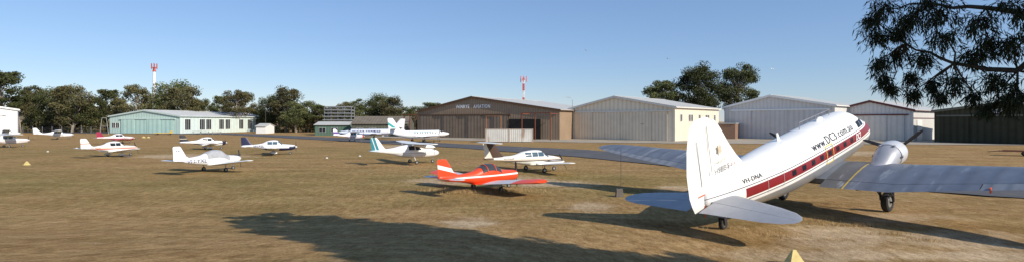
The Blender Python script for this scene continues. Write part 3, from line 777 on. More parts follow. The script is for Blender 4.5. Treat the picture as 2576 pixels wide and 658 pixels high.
body=mk("red_white_band_paint",REDC,.35,0,.06,regions=[cheat(1.04,1.15,(.85,.85,.83))])
finm=mk("red_fin_white_band",REDC,.35,0,.06,regions=[((.85,.85,.83),[(.25,0,1,-.70),(-.25,0,-1,.96)])])
wm=mk("red_white_wing",(.55,.55,.57),.4,0,.05,regions=[(REDC,[(0,-1,0,-3.6)]),(REDC,[(0,1,0,-3.6)]),(REDC,[(0,1,0,-.1),(0,-1,0,1.0)]),(REDC,[(0,-1,0,-.1),(0,1,0,1.0)])])
FUSR=[(0,-.2,.2,.2),(.12,-.36,.3,.36),(.5,-.45,.36,.46),(1.3,-.5,.42,.54),(1.75,-.52,.5,.56),(2.4,-.52,.84,.56),(2.9,-.5,.92,.56),(3.6,-.46,.74,.5),(4.3,-.38,.48,.40),(5.4,-.2,.36,.26),(6.9,.0,.36,.12),(7.3,.1,.32,.04)]
pose=solve(1102,1297,478,7.3,0,2.9,hi=60)
e,Lf,ox,oz=light_low("red_light_aircraft","bright red light aircraft with white stripe on tail and side",pose,body,finm,group=None,canopy=True,winm=GLASSC,wingm=wm,fus=FUSR,gz_=.98,hw=5.4,finh=.95,wch=1.25,tipt=.2)
gear3(e,ox,oz,r=.2); propeller(e,(ox,0,oz),.95,2,86,DARK,mk("red_spinner",REDC,.3),.17,.25,.16)
red_loc=pose[0]
CR=(.84,.82,.74);BRW=(.07,.035,.02)
FUST=[(0,-.1,.05,.08),(.2,-.26,.18,.26),(.9,-.42,.36,.42),(1.6,-.5,.46,.54),(2.0,-.52,.52,.58),(2.7,-.52,.98,.6),(3.4,-.5,1.02,.6),(4.6,-.38,.90,.54),(5.6,-.18,.60,.38),(7.0,.06,.46,.2),(8.4,.22,.42,.09),(8.9,.26,.36,.03)]
body=mk("cream_brown_paint",CR,.35,0,.04,regions=[cheat(O-.02,O+.08,BRW),cheat(O+.13,O+.17,(.5,.25,.08)),(BRW,[(-1,0,0,-5.0),(0,0,1,-1.35)])])
tf=mk("brown_fin",BRW,.4,0,.05,regions=[((.75,.7,.6),[(.5,0,1,1.2),(-.5,0,-1,-1.0)]),((.75,.7,.6),[(-1,0,-.5,-4.35)])])
e,Lf,ox,oz=light_low("twin_engine_aircraft","cream and brown twin engine aircraft with high tailplane",solve(1217,1412,430,8.9,0,2.9,hi=60),body,tf,fus=FUST,ttail=True,wingm=mk("cream_wing",CR,.35,0,.04),hw=5.7,winm=GLASSB)
gear3(e,ox,oz,y=1.65,r=.24,sn=.9,sm=3.2)
Lf.zpatch("side_window",3.95,4.6,.42,.8,GLASSB,e,.012,-1)
for sg in(-1,1):
    nl=Loft([(1.15,-.15,.1,.12),(1.3,-.26,.18,.26),(2.2,-.3,.2,.3),(3.2,-.28,.1,.26),(4.2,-.2,-.05,.08)],ox,oz-.08,2.3,sg*1.75); nl.mesh("engine_nacelle",body,e,16,18)
    propeller(e,(ox-1.15,sg*1.75,oz-.1),.95,2,70+sg*20,DARK,WHITE,.13,.24,.13)
text_part("registration","VH-NGR",lambda u,v:Lf.side(6.9-u,.22+v,.02),1.1,.16,e,BLKT,2)
def light_high(label,pose,body,fin,wingm=WHITE,hw=5.5,twin=False,fus=FUSH,struts=True,group="parked light aircraft",winm=GLASSB):
    loc_,psi=pose; ox,oz=2.9,1.25; e=thing("light_aircraft",label,"aircraft",loc_,psi,group); Lf=Loft(fus,ox,oz)
    Lf.mesh("fuselage",body,e,50,28)
    surf("wing",[(0,2.2,1.65,1.07,.13),(2.4,2.2,1.62,1.12,.13),(hw*.94,2.35,1.2,1.2,.12),(hw,2.5,.85,1.22,.1)],ox,oz,wingm,e)
    surf("fin",[(.25,5.7,2.4,0,.07),(.6,6.6,1.5,0,.1),(1.7,7.4,.85,0,.1),(1.83,7.55,.6,0,.08)],ox,oz,fin,e,mirror=False,vertical=True)
    surf("tailplane",[(0,7.1,1.1,.32,.1),(1.6,7.3,.8,.32,.1),(1.75,7.4,.55,.32,.1)],ox,oz,wingm,e)
    Lf.patch("windscreen",1.85,2.3,35,145,winm,e,.012)
    for (a,b) in((2.4,3.1),(3.2,3.9)):
        for sg in(-1,1): Lf.zpatch("side_window",a,b,.35,.82,winm,e,.012,sg)
    if struts:
        for sg in(-1,1):
            m=MB(); m.tube((ox-2.7,sg*.5,oz-.45),(ox-2.9,sg*2.5,oz+1.03),.045,.045); m.obj("wing_strut",wingm,e)
    for sg in(-1,1):
        m=MB(); m.tube((ox-3.2,sg*.4,oz-.5),(ox-3.2,sg*1.2,.22),.05,.035); m.obj("landing_gear_leg",WHITE,e); wheel(e,(ox-3.2,sg*1.22,.22),.22,.15)
    m=MB(); m.tube((ox-.8,0,oz-.35),(ox-.8,0,.2),.045,.035); m.obj("nose_leg",STEEL,e); wheel(e,(ox-.8,0,.2),.2,.13,"nose_wheel")
    if twin:
        for sg in(-1,1):
            nl=Loft([(1.4,.62,.8,.1),(1.5,.52,.92,.22),(2.4,.55,1.0,.24),(3.2,.75,1.0,.2),(4.0,.95,1.05,.06)],ox,oz,2.3,sg*1.9); nl.mesh("engine_nacelle",body,e,16,18)
            propeller(e,(ox-1.4,sg*1.9,oz+.71),.9,2,80,DARK,WHITE,.12,.2,.1)
    else: single_prop(e,ox,oz)
    return e,Lf,ox,oz
TL=(.03,.22,.26)
fint=mk("teal_stripe_fin",(.82,.83,.82),.35,regions=[(TL,[(-1,0,-.35,-3.75)]),((.7,.7,.7),[(-1,0,-.35,-4.05),(1,0,.35,4.15)])])
FUSP=[(0,-.12,.02,.1),(.25,-.34,.2,.34),(.9,-.5,.4,.46),(1.6,-.56,.52,.54),(2.2,-.58,.93,.56),(3.3,-.56,1.0,.56),(4.6,-.42,.88,.48),(5.6,-.16,.64,.34),(7.0,.1,.46,.17),(8.0,.24,.38,.07),(8.3,.26,.32,.03)]
e,Lf,ox,oz=light_high("white high wing twin aircraft with teal striped tail",solve(930,1104,410,8.3,0,2.9,hi=60),mk("white_thin_stripe_paint",(.84,.84,.82),.35,0,.05,regions=[cheat(1.2,1.24,(.2,.25,.3))]),fint,twin=True,fus=FUSP,struts=False,hw=6.0,winm=GLASS)
bodyb=mk("white_blue_stripe_paint",(.82,.82,.81),.35,0,.05,regions=[cheat(1.12,1.2,(.1,.2,.4))])
light_high("white high wing light aircraft with struts on grass",solve(83,192,350,8.2,0,2.9,hi=70),bodyb,bodyb)
bodyh=mk("white_purple_paint",(.8,.8,.82),.35,0,.05,regions=[cheat(1.12,1.22,(.3,.1,.35)),(((.5,.06,.05)),[(1,0,0,-2.3)])])
e,Lf,ox,oz=light_high("white high wing light aircraft with red and purple trim",solve(838,915,355,8.2,0,2.9,hi=70),bodyh,mk("purple_fin",(.8,.8,.82),.35,regions=[((.15,.08,.3),[(0,0,1,-1.9),(0,0,-1,2.4)])]))
light_high("white high wing aircraft partly parked on dry grass",solve(-75,66,370,8.2,0,2.9,hi=60),mk("white_red_line_paint",(.82,.82,.82),.35,regions=[cheat(1.1,1.16,(.5,.06,.05))]),WHITE)
light_high("small white high wing aircraft parked behind another",solve(-45,58,346,8.2,0,2.9,hi=60),bodyb,WHITE)
def metro(label,loc_,psi,textside,txt,tm,finm,body):
    ox,oz=9.2,1.9; e=thing("commuter_aircraft",label,"aircraft",loc_,psi,"parked turboprop airliners")
    Lf=Loft([(0,-.08,.0,.05),(.4,-.3,.2,.25),(1.5,-.55,.4,.5),(2.6,-.7,.6,.68),(3.4,-.82,.88,.8),(5,-.86,.88,.86),(12,-.86,.88,.86),(14.5,-.5,.86,.62),(17,.15,.78,.25),(18.1,.45,.65,.05)],ox,oz,2.)
    Lf.mesh("fuselage",body,e,60,28)
    surf("wing",[(0,8.2,2.5,-.65,.15),(2.3,8.2,2.4,-.55,.15),(8.3,8.7,1.1,-.2,.12),(8.7,8.9,.7,-.18,.1)],ox,oz,GREYW,e)
    surf("fin",[(.5,12.8,5.0,0,.05),(1.1,14.6,3.2,0,.08),(3.5,16.6,1.5,0,.1),(3.7,16.8,1.1,0,.08)],ox,oz,finm,e,mirror=False,vertical=True)
    surf("tailplane",[(0,15.9,1.5,1.35,.1),(2.3,16.7,.8,1.35,.1)],ox,oz,WHITE,e)
    Lf.patch("windscreen",2.65,3.3,30,150,GLASS,e,.012)
    for i in range(9):
        for sg in(-1,1): Lf.zpatch("cabin_window",5+i*.75,5.25+i*.75,.15,.5,GLASS,e,.012,sg,1,2)
    for sg in(-1,1):
        nl=Loft([(5.4,-.25,.2,.2),(5.6,-.4,.35,.36),(7.5,-.48,.4,.42),(10,-.4,.2,.34),(11.5,-.2,.0,.1)],ox,oz-.3,2.2,sg*2.3); nl.mesh("engine_nacelle",body,e,18,18)
        propeller(e,(ox-5.35,sg*2.3,oz-.32),1.35,4,20,DARK,GREYW,.2,.4,.2)
        m=MB(); m.tube((ox-9.6,sg*2.3,oz-.6),(ox-9.6,sg*2.3,.35),.09,.07); m.obj("landing_gear_leg",STEEL,e); wheel(e,(ox-9.6,sg*2.3,.35),.35,.25)
    m=MB(); m.tube((ox-3,0,oz-.6),(ox-3,0,.25),.07,.06); m.obj("nose_leg",STEEL,e); wheel(e,(ox-3,0,.25),.25,.18,"nose_wheel")
    if textside<0: text_part("livery_lettering",txt,lambda u,v:Lf.side(12.8-u,.28+v,.02,-1),6.5,.42,e,tm,2)
    else: text_part("livery_lettering",txt,lambda u,v:Lf.side(3.6+u,-.1+v,.02,1),7.5,.62,e,tm,2,bold=.02)
    return e
pz=solve(975,1130,357,18.1,0,9.2,hi=60)
metro("white twin turboprop airliner with teal emblem on tall tail",pz[0],pz[1],-1,"Australian air Express",TEALT,mk("white_teal_emblem_fin",(.82,.83,.83),.35,regions=[((.05,.32,.32),[(.6,0,1,1.2),(-.6,0,-1,-.55),(0,0,1,-3.4),(0,0,-1,4.9)])]),mk("airliner_white_paint",(.84,.85,.86),.35,0,.04))
xk,yk=G(938,349)
metro("white and pale blue twin turboprop airliner seen side on",(xk,yk,0),rad(196),1,"PEL-AIR EXPRESS",NAVYT,mk("pale_fin",(.7,.72,.75),.35),mk("pale_blue_white_paint",(.66,.70,.78),.35,0,.04,regions=[cheat(1.35,1.5,(.05,.08,.3))]))
# ---------------------------------------------------------------- vintage airliner
PX=4.3; PZ=2.95; psi=rad(37.6); pit=rad(-12.2)
mainpt=(18.85,31.6,0)
M=Matrix.Translation(mainpt)@Matrix.Rotation(psi,4,'Z')@Matrix.Rotation(pit,4,'Y')
dc=thing("propeller_airliner","white and silver vintage taildragger airliner with maroon window stripe","aircraft",mat=M)
SIL=(.48,.49,.51);MRD=(.24,.015,.02);BLU=(.02,.02,.05)
z=PZ
WF=(.88,.88,.85)
fm=mk("airliner_livery_paint",WF,.38,0.,.04,1.2,regions=[
    (SIL,[(0,0,-1,z+.46)],.55),(BLU,[(0,0,1,-(z+.62)),(0,0,-1,z+.66)],0.),
    (MRD,[(0,0,1,-(z+.74)),(0,0,-1,z+1.18),(1,0,0,14.6-PX)],0.),(BLU,[(0,0,1,-(z+1.26)),(0,0,-1,z+1.295)],0.)],bump=.02,bs=2)
DF=Loft([(-.55,.42,.62,.06),(-.4,.12,.92,.48),(.1,-.12,1.28,.82),(.9,-.32,1.58,1.03),(1.6,-.4,1.94,1.12),(2.2,-.45,2.2,1.19),(3.2,-.48,2.26,1.27),(6,-.48,2.27,1.31),(9,-.46,2.26,1.29),(11,-.36,2.24,1.22),(13,-.12,2.18,1.0),(14.5,.08,2.1,.74),(15.7,.35,1.98,.46),(16.5,.75,1.82,.22),(16.9,1.05,1.65,.08)],PX,PZ,2.15)
DF.mesh("fuselage",fm,dc,110,56)
WM=mk("aged_aluminium_wing",(.195,.215,.255),.42,.35,.18,.9,ribs=(1,1.1,.16,.2),streak=((.42,.44,.46),1.1,.60,(.35,1.6,1)),regions=[((.10,.105,.115),[(0,-1,0,-1.3),(0,1,0,2.35)],.0),((.7,.5,.05),[(0,-1,0,-2.35),(0,1,0,2.42)],0.)])
CTL=mk("fabric_control_surface",(.25,.27,.30),.5,.25,.1,1.,ribs=(1,1.6,.2,.3))
ws=[(0,4.2,4.6,-.38,.15),(1.2,4.2,4.6,-.38,.15),(4.3,4.2,4.5,-.38,.15),(9,5.35,3.2,.18,.13),(12.6,6.25,2.2,.64,.11),(13.6,6.6,1.75,.77,.10),(14.2,7.0,1.2,.85,.09),(14.5,7.45,.55,.89,.08)]
surf("wing",ws,PX,PZ,WM,dc,0,.80)
def lerpst(st,y):
    for a,b in zip(st,st[1:]):
        if a[0]<=y<=b[0]:
            t=(y-a[0])/(b[0]-a[0]); return tuple(p+(q-p)*t for p,q in zip(a,b))
for (nm,a,b) in(("flap",1.3,7.6),("aileron",7.64,13.9)):
    for sg in(1,-1):
        st=[lerpst(ws,a)]+[q for q in ws if a<q[0]<b]+[lerpst(ws,b)]
        st=[(sg*q[0],*q[1:]) for q in st]
        surf(nm,st,PX,PZ,CTL if nm=="aileron" else WM,dc,.808,1.,mirror=False)
for sg in(1,-1):
    st=[lerpst(ws,13.94)]+[q for q in ws if q[0]>13.94]; st=[(sg*q[0],*q[1:]) for q in st]
    surf("wing_tip",st,PX,PZ,WM,dc,.808,1.,mirror=False)
SW=mk("silver_tailplane",(.36,.37,.40),.5,.3,.12,1.)
ts=[(0,15.1,2.7,1.0,.09),(.5,15.15,2.6,1.0,.09),(3,16.0,1.75,1.0,.09),(3.7,16.32,1.3,1.0,.08),(4.05,16.65,.75,1.0,.08),(4.17,16.9,.32,1.0,.08)]
surf("tailplane",ts,PX,PZ,SW,dc,0,.55)
for sg in(1,-1):
    st=[lerpst(ts,.3)]+[q for q in ts if q[0]>.3]; st=[(sg*q[0],*q[1:]) for q in st]
    surf("elevator",st,PX,PZ,SW,dc,.56,1.,mirror=False)
FW=mk("white_fin_paint",WF,.4,0,.04,1.)
surf("fin",[(1.6,13.1,3.2,0,.07),(2.1,13.4,2.83,0,.08),(2.6,13.9,2.25,0,.09),(3.3,14.45,1.63,0,.11),(4.0,14.9,1.12,0,.12),(4.35,15.15,.85,0,.13),(4.55,15.4,.58,0,.15)],PX,PZ,FW,dc,0,1,mirror=False,vertical=True)
surf("rudder",[(.85,16.95,.65,0,.10),(1.2,16.7,1.05,0,.10),(1.6,16.34,1.52,0,.10),(2.6,16.18,1.68,0,.10),(3.6,16.10,1.55,0,.10),(4.2,16.05,1.38,0,.10),(4.5,16.0,1.25,0,.10),(4.57,15.6,1.58,0,.08),(4.68,15.72,1.36,0,.08),(4.76,15.95,.95,0,.08),(4.80,16.2,.5,0,.08)],PX,PZ,mk("rudder_white_paint",(.85,.85,.83),.45,0,.04,1.,ribs=(2,1.3,.06,.15)),dc,0,1,mirror=False,vertical=True)
SEAM=mk("seam_line_grey",(.22,.22,.22),.7)  # thin grey lines marking the rudder and hinge seams
m=MB(); m.box(PX-17.0,PX-16.975,-.10,-.09,PZ+1.9,PZ+3.9)
m.obj("rudder_seam",SEAM,dc)
m=MB(); m.box(PX-16.16,PX-16.13,-.11,-.10,PZ+2.2,PZ+4.4)
m.obj("hinge_seam",SEAM,dc)
DGL=mk("dark_cabin_glass",(.012,.015,.02),.3,0,.1,spec=.2)
for i in range(8):
    sW=3.95+i*.98
    for sg in(-1,1):
        o=DF.zpatch("cabin_window",sW,sW+.36,.84,1.10,DGL,dc,.012,sg,2,3)
def outline(s0,s1,z0,z1,t,mat,name):
    v=[];f=[]
    for (a,b,c,d) in((s0,s1,z1,z1+t),(s0,s1,z0-t,z0),(s0-t,s0,z0-t,z1+t),(s1,s1+t,z0-t,z1+t)):
        nn=5;k=len(v)
        for i in range(2):
            for j in range(nn+1): v.append(DF.side(a+(b-a)*i,c+(d-c)*j/nn,.022,-1))
        for j in range(nn): f.append((k+j,k+j+1,k+nn+2+j,k+nn+1+j))
    mesh_obj(name,v,f,mat,dc)
outline(6.7,7.45,.5,1.36,.05,YEL,"exit_outline")
outline(11.9,13.1,.62,1.75,.02,GREYW,"cabin_door_outline")
for (a,b,c,d) in((1.4,1.95,97,122),(1.4,1.95,58,83)): DF.patch("windscreen",a,b,c,d,DGL,dc,.015,4,5)
for sg in(-1,1):
    DF.zpatch("cockpit_window",1.75,2.3,1.36,1.70,DGL,dc,.015,sg,3,3); DF.zpatch("cockpit_window",2.38,2.85,1.36,1.70,DGL,dc,.015,sg,3,3)
text_part("web_address","www.DC3.com.au",lambda u,v:DF.side(8.7-u,1.44+v,.02),5.1,.38,dc,BLKT,8,bold=.0,space=1.12)
text_part("registration","VH-DNA",lambda u,v:DF.side(14.7-u,1.42+v,.02),1.3,.2,dc,BLKT,6,bold=.008,space=1.1)
text_part("nose_lettering","DC3",lambda u,v:DF.side(3.55-u,.80+v,.025),.8,.34,dc,WHT,6,bold=.02,shear=.3)
FG=mk("faded_gold_lettering",(.60,.52,.42),.5)
text_part("tail_lettering","HSBC",lambda u,v:(PX-15.75+u,-.22,PZ+2.2+v),.85,.27,dc,GREYT,1,bold=.015)
text_part("tail_lettering","DAKOTA",lambda u,v:(PX-15.75+u,-.19,PZ+2.62+v),.85,.13,dc,FG,1)
m=MB(); c0=(PX-14.6,PZ+2.33)
for s_ in(1,-1):
    m.add([(c0[0],-.24,c0[1]),(c0[0]+s_*.18,-.24,c0[1]+.12),(c0[0]+s_*.18,-.24,c0[1]-.12)],[(0,1,2)])
m.obj("hexagon_emblem",mk("faded_red_mark",(.55,.40,.40),.5),dc,fix=False)
m=MB(); pts=[(PX-15.4+.18*math.cos(t*.524)*(1 if t%2 else .6),-.15,PZ+3.2+.28*math.sin(t*.524)*(1 if t%2 else .6)) for t in range(12)]
m.add(pts,[tuple(range(12))]); m.obj("crest_emblem",mk("faded_gold_crest",(.66,.55,.40),.5),dc,fix=False)
COW=mk("cowling_paint",(.68,.69,.70),.35,.25,.08,2.,streak=((.3,.29,.27),2.,.60,(.3,1,1)))
NAC=mk("nacelle_grey",(.40,.41,.44),.45,.3,.12,1.)
BLK=mk("black_blade",(.035,.035,.04),.4)
for sg in(-1,1):
    y=sg*2.82
    nl=Loft([(3.6,-.62,.62,.62),(4.1,-.74,.52,.58),(4.7,-.85,.25,.52),(5.4,-.92,-.02,.44),(6.5,-.88,-.22,.36),(7.6,-.75,-.35,.22),(8.2,-.6,-.42,.06)],PX,PZ,2.2,y); na=nl.mesh("engine_nacelle",NAC,dc,24,26)
    m=MB(); m.lathe([(-.02,.48),(.03,.56),(-.05,.63),(-.3,.69),(-.85,.69),(-1.06,.66),(-1.05,.58)],(PX-2.55,y,PZ),'X',30); cw=m.obj("cowling",COW,dc)
    cw.data.materials.append(DARK)
    for p in cw.data.polygons:
        if len(p.vertices)>10: p.material_index=1
    autosmooth(cw,35)
    m=MB(); m.lathe([(0,.28),(.1,.24),(.2,.12)],(PX-2.54,y,PZ),'X',16)
    for k in range(9):
        t=k*2*math.pi/9; m.tube((PX-2.53,y+.2*math.cos(t),PZ+.2*math.sin(t)),(PX-2.53,y+.45*math.cos(t),PZ+.45*math.sin(t)),.06,.06,6)
    m.obj("engine_cylinders",STEEL,dc)
    for k in range(0,18,3):
        t=k*2*math.pi/18
        m=MB(); r=.645; m.tube((PX-3.55,y+r*math.cos(t),PZ+r*math.sin(t)),(PX-3.78,y+(r+.05)*math.cos(t),PZ+(r+.05)*math.sin(t)),.06,.05,6); m.obj("cowl_flap",STEEL,dc)
    propeller(dc,(PX-2.35,y,PZ),1.74,3,18 if sg<0 else 30,BLK,STEEL,.2,.32,.14)
    m=MB()
    for dy in(-.3,.3):
        m.tube((PX-4.25,y+dy,PZ-.6),(PX-4.3,y+dy,.6),.075,.06,10); m.tube((PX-5.6,y+dy,PZ-.75),(PX-4.4,y+dy,.95),.045,.045,8)
    m.tube((PX-4.3,y-.3,.54),(PX-4.3,y+.3,.54),.06,.06); m.tube((PX-4.28,y-.3,1.5),(PX-4.28,y+.3,1.5),.04,.04); m.tube((PX-4.26,y-.3,1.5),(PX-4.26,y+.3,2.1),.03,.03)
    m.obj("main_gear_leg",DARK,dc)
    wheel(dc,(PX-4.3,y,.54),.54,.36,"main_wheel")
m=MB(); m.tube((PX-15.2,0,PZ+.4),(PX-15.62,0,PZ-.2),.08,.07,8); m.tube((PX-15.62,-.14,PZ-.25),(PX-15.62,.14,PZ-.25),.04,.04); m.box(PX-15.7,PX-15.5,-.16,-.13,PZ-.3,PZ+.05); m.box(PX-15.7,PX-15.5,.13,.16,PZ-.3,PZ+.05); m.box(PX-15.7,PX-15.5,-.13,.13,PZ+.02,PZ+.06)
m.obj("tail_gear_leg",DARK,dc); wheel(dc,(PX-15.62,0,PZ-.25),.26,.2,"tail_wheel")
m=MB(); m.tube((PX-3.6,0,PZ+2.2),(PX-3.6,0,PZ+2.6),.02,.02); m.tube((PX-3.6,0,PZ+2.6),(PX-7.4,0,PZ+2.65),.02,.02); m.tube((PX-7.4,0,PZ+2.22),(PX-7.4,0,PZ+2.65),.02,.02); m.tube((PX-5.4,0,PZ+2.22),(PX-5.4,0,PZ+2.63),.02,.02); m.obj("roof_antenna",STEEL,dc)
m=MB(); m.add([(PX-9.6,-.02,PZ+2.2),(PX-9.9,-.02,PZ+2.2),(PX-9.95,-.02,PZ+2.65),(PX-9.8,-.02,PZ+2.65),(PX-9.6,.02,PZ+2.2),(PX-9.9,.02,PZ+2.2),(PX-9.95,.02,PZ+2.65),(PX-9.8,.02,PZ+2.65)],[(0,1,2,3),(4,7,6,5),(0,3,7,4),(1,5,6,2),(3,2,6,7)]); m.obj("blade_antenna",WHITE,dc)
m=MB(); m.lathe([(.3,.02),(.2,.1),(0,.14),(-.25,.1),(-.4,.02)],(PX-4.9,0,PZ+2.32),'X',12); m.obj("loop_antenna_housing",WHITE,dc)
m=MB(); m.box(PX-8.55,PX-8.38,-8.0,-7.95,PZ-.08,PZ+.14); m.obj("aileron_lock",ORG,dc)
m=MB(); m.tube((PX-16.9,-.05,PZ+1.0),(PX-17.0,-.05,PZ+.5),.02,.03); m.box(PX-17.3,PX-16.9,-.11,-.09,PZ+1.5,PZ+1.55); m.obj("warning_streamer",ORG,dc)
# ---------------------------------------------------------------- small things
bx,by=G(1558,493)
tw=thing("tie_down_weight","square concrete tie down block with rope","weight",(bx,by,gz(bx,by)))
CONC=mk("concrete_block",(.16,.14,.12),.9,0,.25,4,bump=.4)
m=MB(); m.add([(-.24,-.24,0),(.24,-.24,0),(.24,.24,0),(-.24,.24,0),(-.19,-.19,.5),(.19,-.19,.5),(.19,.19,.5),(-.19,.19,.5)],[(0,3,2,1),(4,5,6,7),(0,1,5,4),(1,2,6,5),(2,3,7,6),(3,0,4,7)])
m.obj("block",CONC,tw)
m=MB(); m.tube((0,0,.5),(.1,0,.62),.03,.03); m.tube((.1,0,.62),(.55,2.2,3.0),.015,.015,5); m.obj("rope",DARK,tw)
YS=mk("sun_bleached_yellow",(.62,.50,.20),.7,0,.2,5)
GRP="yellow boundary markers"
def marker(x,y,zz,w,h,rz=.3):
    e=thing("boundary_marker","weathered yellow wedge shaped boundary marker on grass","marker",(x,y,zz),rz,GRP)
    m=MB(); m.add([(-w,-w*.5,0),(w,-w*.5,0),(w,w*.5,0),(-w,w*.5,0),(-w*.25,-.03,h),(w*.15,-.03,h),(w*.15,.03,h),(-w*.25,.03,h)],[(0,3,2,1),(4,5,6,7),(0,1,5,4),(1,2,6,5),(2,3,7,6),(3,0,4,7)])
    m.obj("marker_body",YS,e)
    m=MB(); m.box(-w*1.1,w*1.1,-w*.6,w*.6,-.06,.02); m.obj("marker_base",YS,e)
marker(*gsolve(1998,662),.33,.48)
for (px,py,w_,h_) in((68,414,.3,.42),(362,346,.5,.45),(374,346,.45,.4)):
    x,y=G(px,py); marker(x,y,0.,w_,h_)
for (px,py) in((120,381),(193,372),(322,393),(822,397),(905,392)):
    x,y=G(px,py); e=thing("tie_down_peg","small white painted tie down marker in grass","marker",(x,y,0),random.random(),"white tie down markers")
    m=MB(); m.lathe([(0,.16),(.05,.17),(.1,.12),(.12,.05)],(0,0,0),'Z',10); m.obj("peg_cap",WHITE,e); m=MB(); m.tube((0,0,.1),(.05,0,.2),.02,.015); m.obj("peg_ring",STEEL,e)
fe=thing("wire_fence","long dark chain wire fence with steel posts","fence",(-172,226,0))
m=MB()
for k in range(9): m.box(-75,28,-.02,.02,.2+k*.26,.23+k*.26)
for k in range(206): m.box(-75+k*.5,-75+k*.5+.03,-.015,.015,.1,2.4)
m.obj("wire_mesh",DARK,fe)
pm=MB(); pm.tube((0,0,0),(0,0,2.7),.06,.06); po=pm.obj("post",STEEL,fe); po.location=(-75,0,0)
for k in range(1,26):
    q=po.copy(); q.parent=fe; q.location=(-75+k*4.1,0,0); COL.objects.link(q)
TIM=mk("brown_timber",(.22,.14,.08),.8)
for (px,py) in((495,337),(515,337.5),(545,338)):
    x,y=G(px,py); e=thing("work_trestle","low timber work trestle outside the hangar","trestle",(x,y,0),.2,"work trestles by the hangar")
    m=MB(); m.box(-1.6,1.6,-.5,.5,1.0,1.12); m.obj("trestle_top",TIM,e)
    for sx in(-1.3,1.3):
        m=MB(); m.tube((sx,-.45,0),(sx,0,1.0),.06,.06); m.tube((sx,.45,0),(sx,0,1.0),.06,.06); m.obj("leg",STEEL,e)
x,y=G(410,338.5); e=thing("flatbed_trolley","low yellow flatbed trolley on small wheels","trolley",(x,y,0),.1)
m=MB(); m.box(-3,3,-.8,.8,.55,.75); m.box(2.8,2.9,-.8,.8,.76,1.4); m.obj("deck",YEL,e)
for sx in(-2.2,2.2):
    for sy in(-.7,.7): wheel(e,(sx,sy,.28),.28,.2)
x,y=G(2572,391); e=thing("flatbed_trailer","low rusty red farm trailer on dry grass","trailer",(x,y,0),-.5)
m=MB(); m.box(-2.4,2.4,-1,1,.6,.72); m.box(-2.4,2.4,-1,-.95,.73,.85); m.tube((-2.4,0,.65),(-3.8,0,.5),.06,.05); m.obj("deck",mk("rusty_red_deck",(.16,.06,.04),.9),e)
for sy in(-.9,.9):
    for sx in(.4,1.3): wheel(e,(sx,sy,.3),.3,.2)
x,y=G(262,337); e=thing("goal_frame","tall thin white steel pipe frame on grass","frame",(x,y,0),.2)
m=MB(); 
for sx in(-1.5,1.5): m.tube((sx,0,0),(sx*.5,0,6.2),.07,.05)
m.tube((-.75,0,6.2),(.75,0,6.2),.06,.06); m.tube((-1.1,0,3),(1.1,0,3),.05,.05); m.obj("pipe_frame",GREYW,e)
for px in(150,668):
    x=(px-CX)/F*232; e=thing("power_pole","thin timber power pole with cross arm","power pole",(x,232,0),0,"power poles")
    m=MB(); m.tube((0,0,0),(0,0,12.5),.18,.12,8); m.obj("pole",BARKD,e); m=MB(); m.box(-1.3,1.3,-.2,-.13,11.4,11.6); m.obj("cross_arm",BARKD,e)
rng=np.random.default_rng(21); V=[];S=[]
def tufts(n,cx,cy,sx,sy,h,w=.012):
    x=cx+rng.normal(size=n)*sx; y=cy+rng.normal(size=n)*sy
    z=np.array([gz(a,b) for a,b in zip(x,y)])-.02
    hh=h*(.4+.8*rng.random(n)); t=rng.random(n)*6.283; lx=rng.normal(size=n)*.3*hh; ly=rng.normal(size=n)*.3*hh
    p=np.stack([x,y,z],1); s=np.stack([np.cos(t)*w,np.sin(t)*w,0*t],1); top=np.stack([x+lx,y+ly,z+hh],1)
    V.append(np.stack([p-s,p+s,top+s*.2,top-s*.2],1)); S.append(rng.random(n))
rx,ry=red_loc[0],red_loc[1]
tufts(9000,rx-.3,ry-.6,1.5,.5,.24,.012)
for i in range(14): tufts(200,rng.uniform(10,17),rng.uniform(22,28),.5,.2,.12,.01)
GV=leafmat("dry_grass_blades",(.28,.18,.08),(.50,.36,.18))
o=bpy.data.objects.new("grass",leaf_mesh("grass",np.concatenate(V).reshape(-1,3),np.repeat(np.concatenate(S),4),GV)); link(o); o["kind"]="stuff"; tag(o,"long dry grass tufts around parked aircraft","grass")
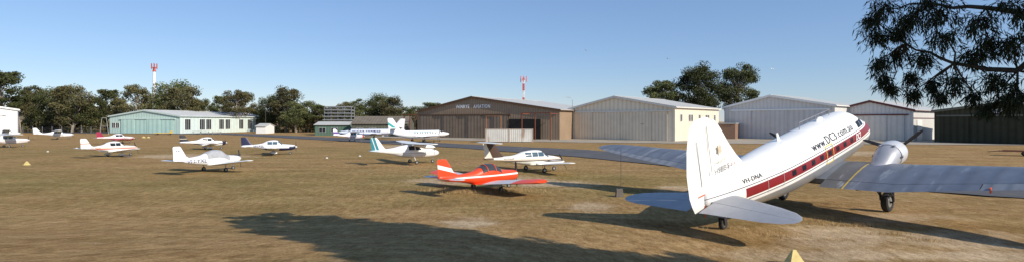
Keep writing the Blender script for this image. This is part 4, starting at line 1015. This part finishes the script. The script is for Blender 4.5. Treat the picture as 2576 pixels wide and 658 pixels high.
for (px,py,d) in((1475,127,90),(1680,148,95),(1943,174,80)):
    m=MB(); m.lathe([(-.2,.02),(-.1,.06),(.08,.06),(.2,.02)],(0,0,0),'X',8)
    for sg in(-1,1): m.add([(.08,sg*.04,.02),(-.08,sg*.04,.02),(-.1,sg*.3,.12),(.04,sg*.3,.12),(-.12,sg*.5,.06)],[(0,1,2,3),(3,2,4)])
    o=m.obj("bird",WHITE,None); o.location=P3(px,py,d); o.rotation_euler=(.2,.0,random.random()*3); tag(o,"small white bird gliding with wings spread","bird","birds in flight")
# ---------------------------------------------------------------- light, sky, camera
ts_=Vector((1.3,-1.0,1.0)).normalized()
sd=bpy.data.lights.new("sun",'SUN'); sd.energy=5.0; sd.angle=rad(.5); sd.color=(1,.91,.78)
so=bpy.data.objects.new("sun",sd); link(so); so.rotation_euler=(-ts_).to_track_quat('-Z','Y').to_euler()
w=bpy.data.worlds.new("World"); scene.world=w; w.use_nodes=True
nt=w.node_tree; bg=nt.nodes["Background"]; sk=nt.nodes.new("ShaderNodeTexSky"); sk.sky_type='NISHITA'; sk.sun_disc=False
sk.sun_elevation=math.asin(ts_.z); sk.sun_rotation=math.atan2(ts_.x,ts_.y); sk.altitude=20; sk.air_density=1.0; sk.dust_density=0.; sk.ozone_density=2.6
tn=nt.nodes.new("ShaderNodeMix"); tn.data_type='RGBA'; tn.blend_type='MULTIPLY'; tn.inputs[0].default_value=1.; tn.inputs[7].default_value=(.95,.98,1.12,1)
t2=nt.nodes.new("ShaderNodeMix"); t2.data_type='RGBA'; t2.inputs[0].default_value=.42; t2.inputs[7].default_value=(1.7,3.0,5.2,1)
nt.links.new(sk.outputs[0],tn.inputs[6]); nt.links.new(tn.outputs[2],t2.inputs[6]); nt.links.new(t2.outputs[2],bg.inputs[0]); bg.inputs[1].default_value=.122
cd=bpy.data.cameras.new("camera"); cam=bpy.data.objects.new("camera",cd); link(cam)
cam.location=(0,0,CH); cam.rotation_euler=(rad(90),0,0); cd.sensor_width=36; cd.lens=F/2576*36; cd.shift_y=-24/2576; cd.clip_end=12000; cd.clip_start=.1
scene.camera=cam
scene.view_settings.view_transform='Standard'; scene.view_settings.look='None'; scene.view_settings.exposure=0
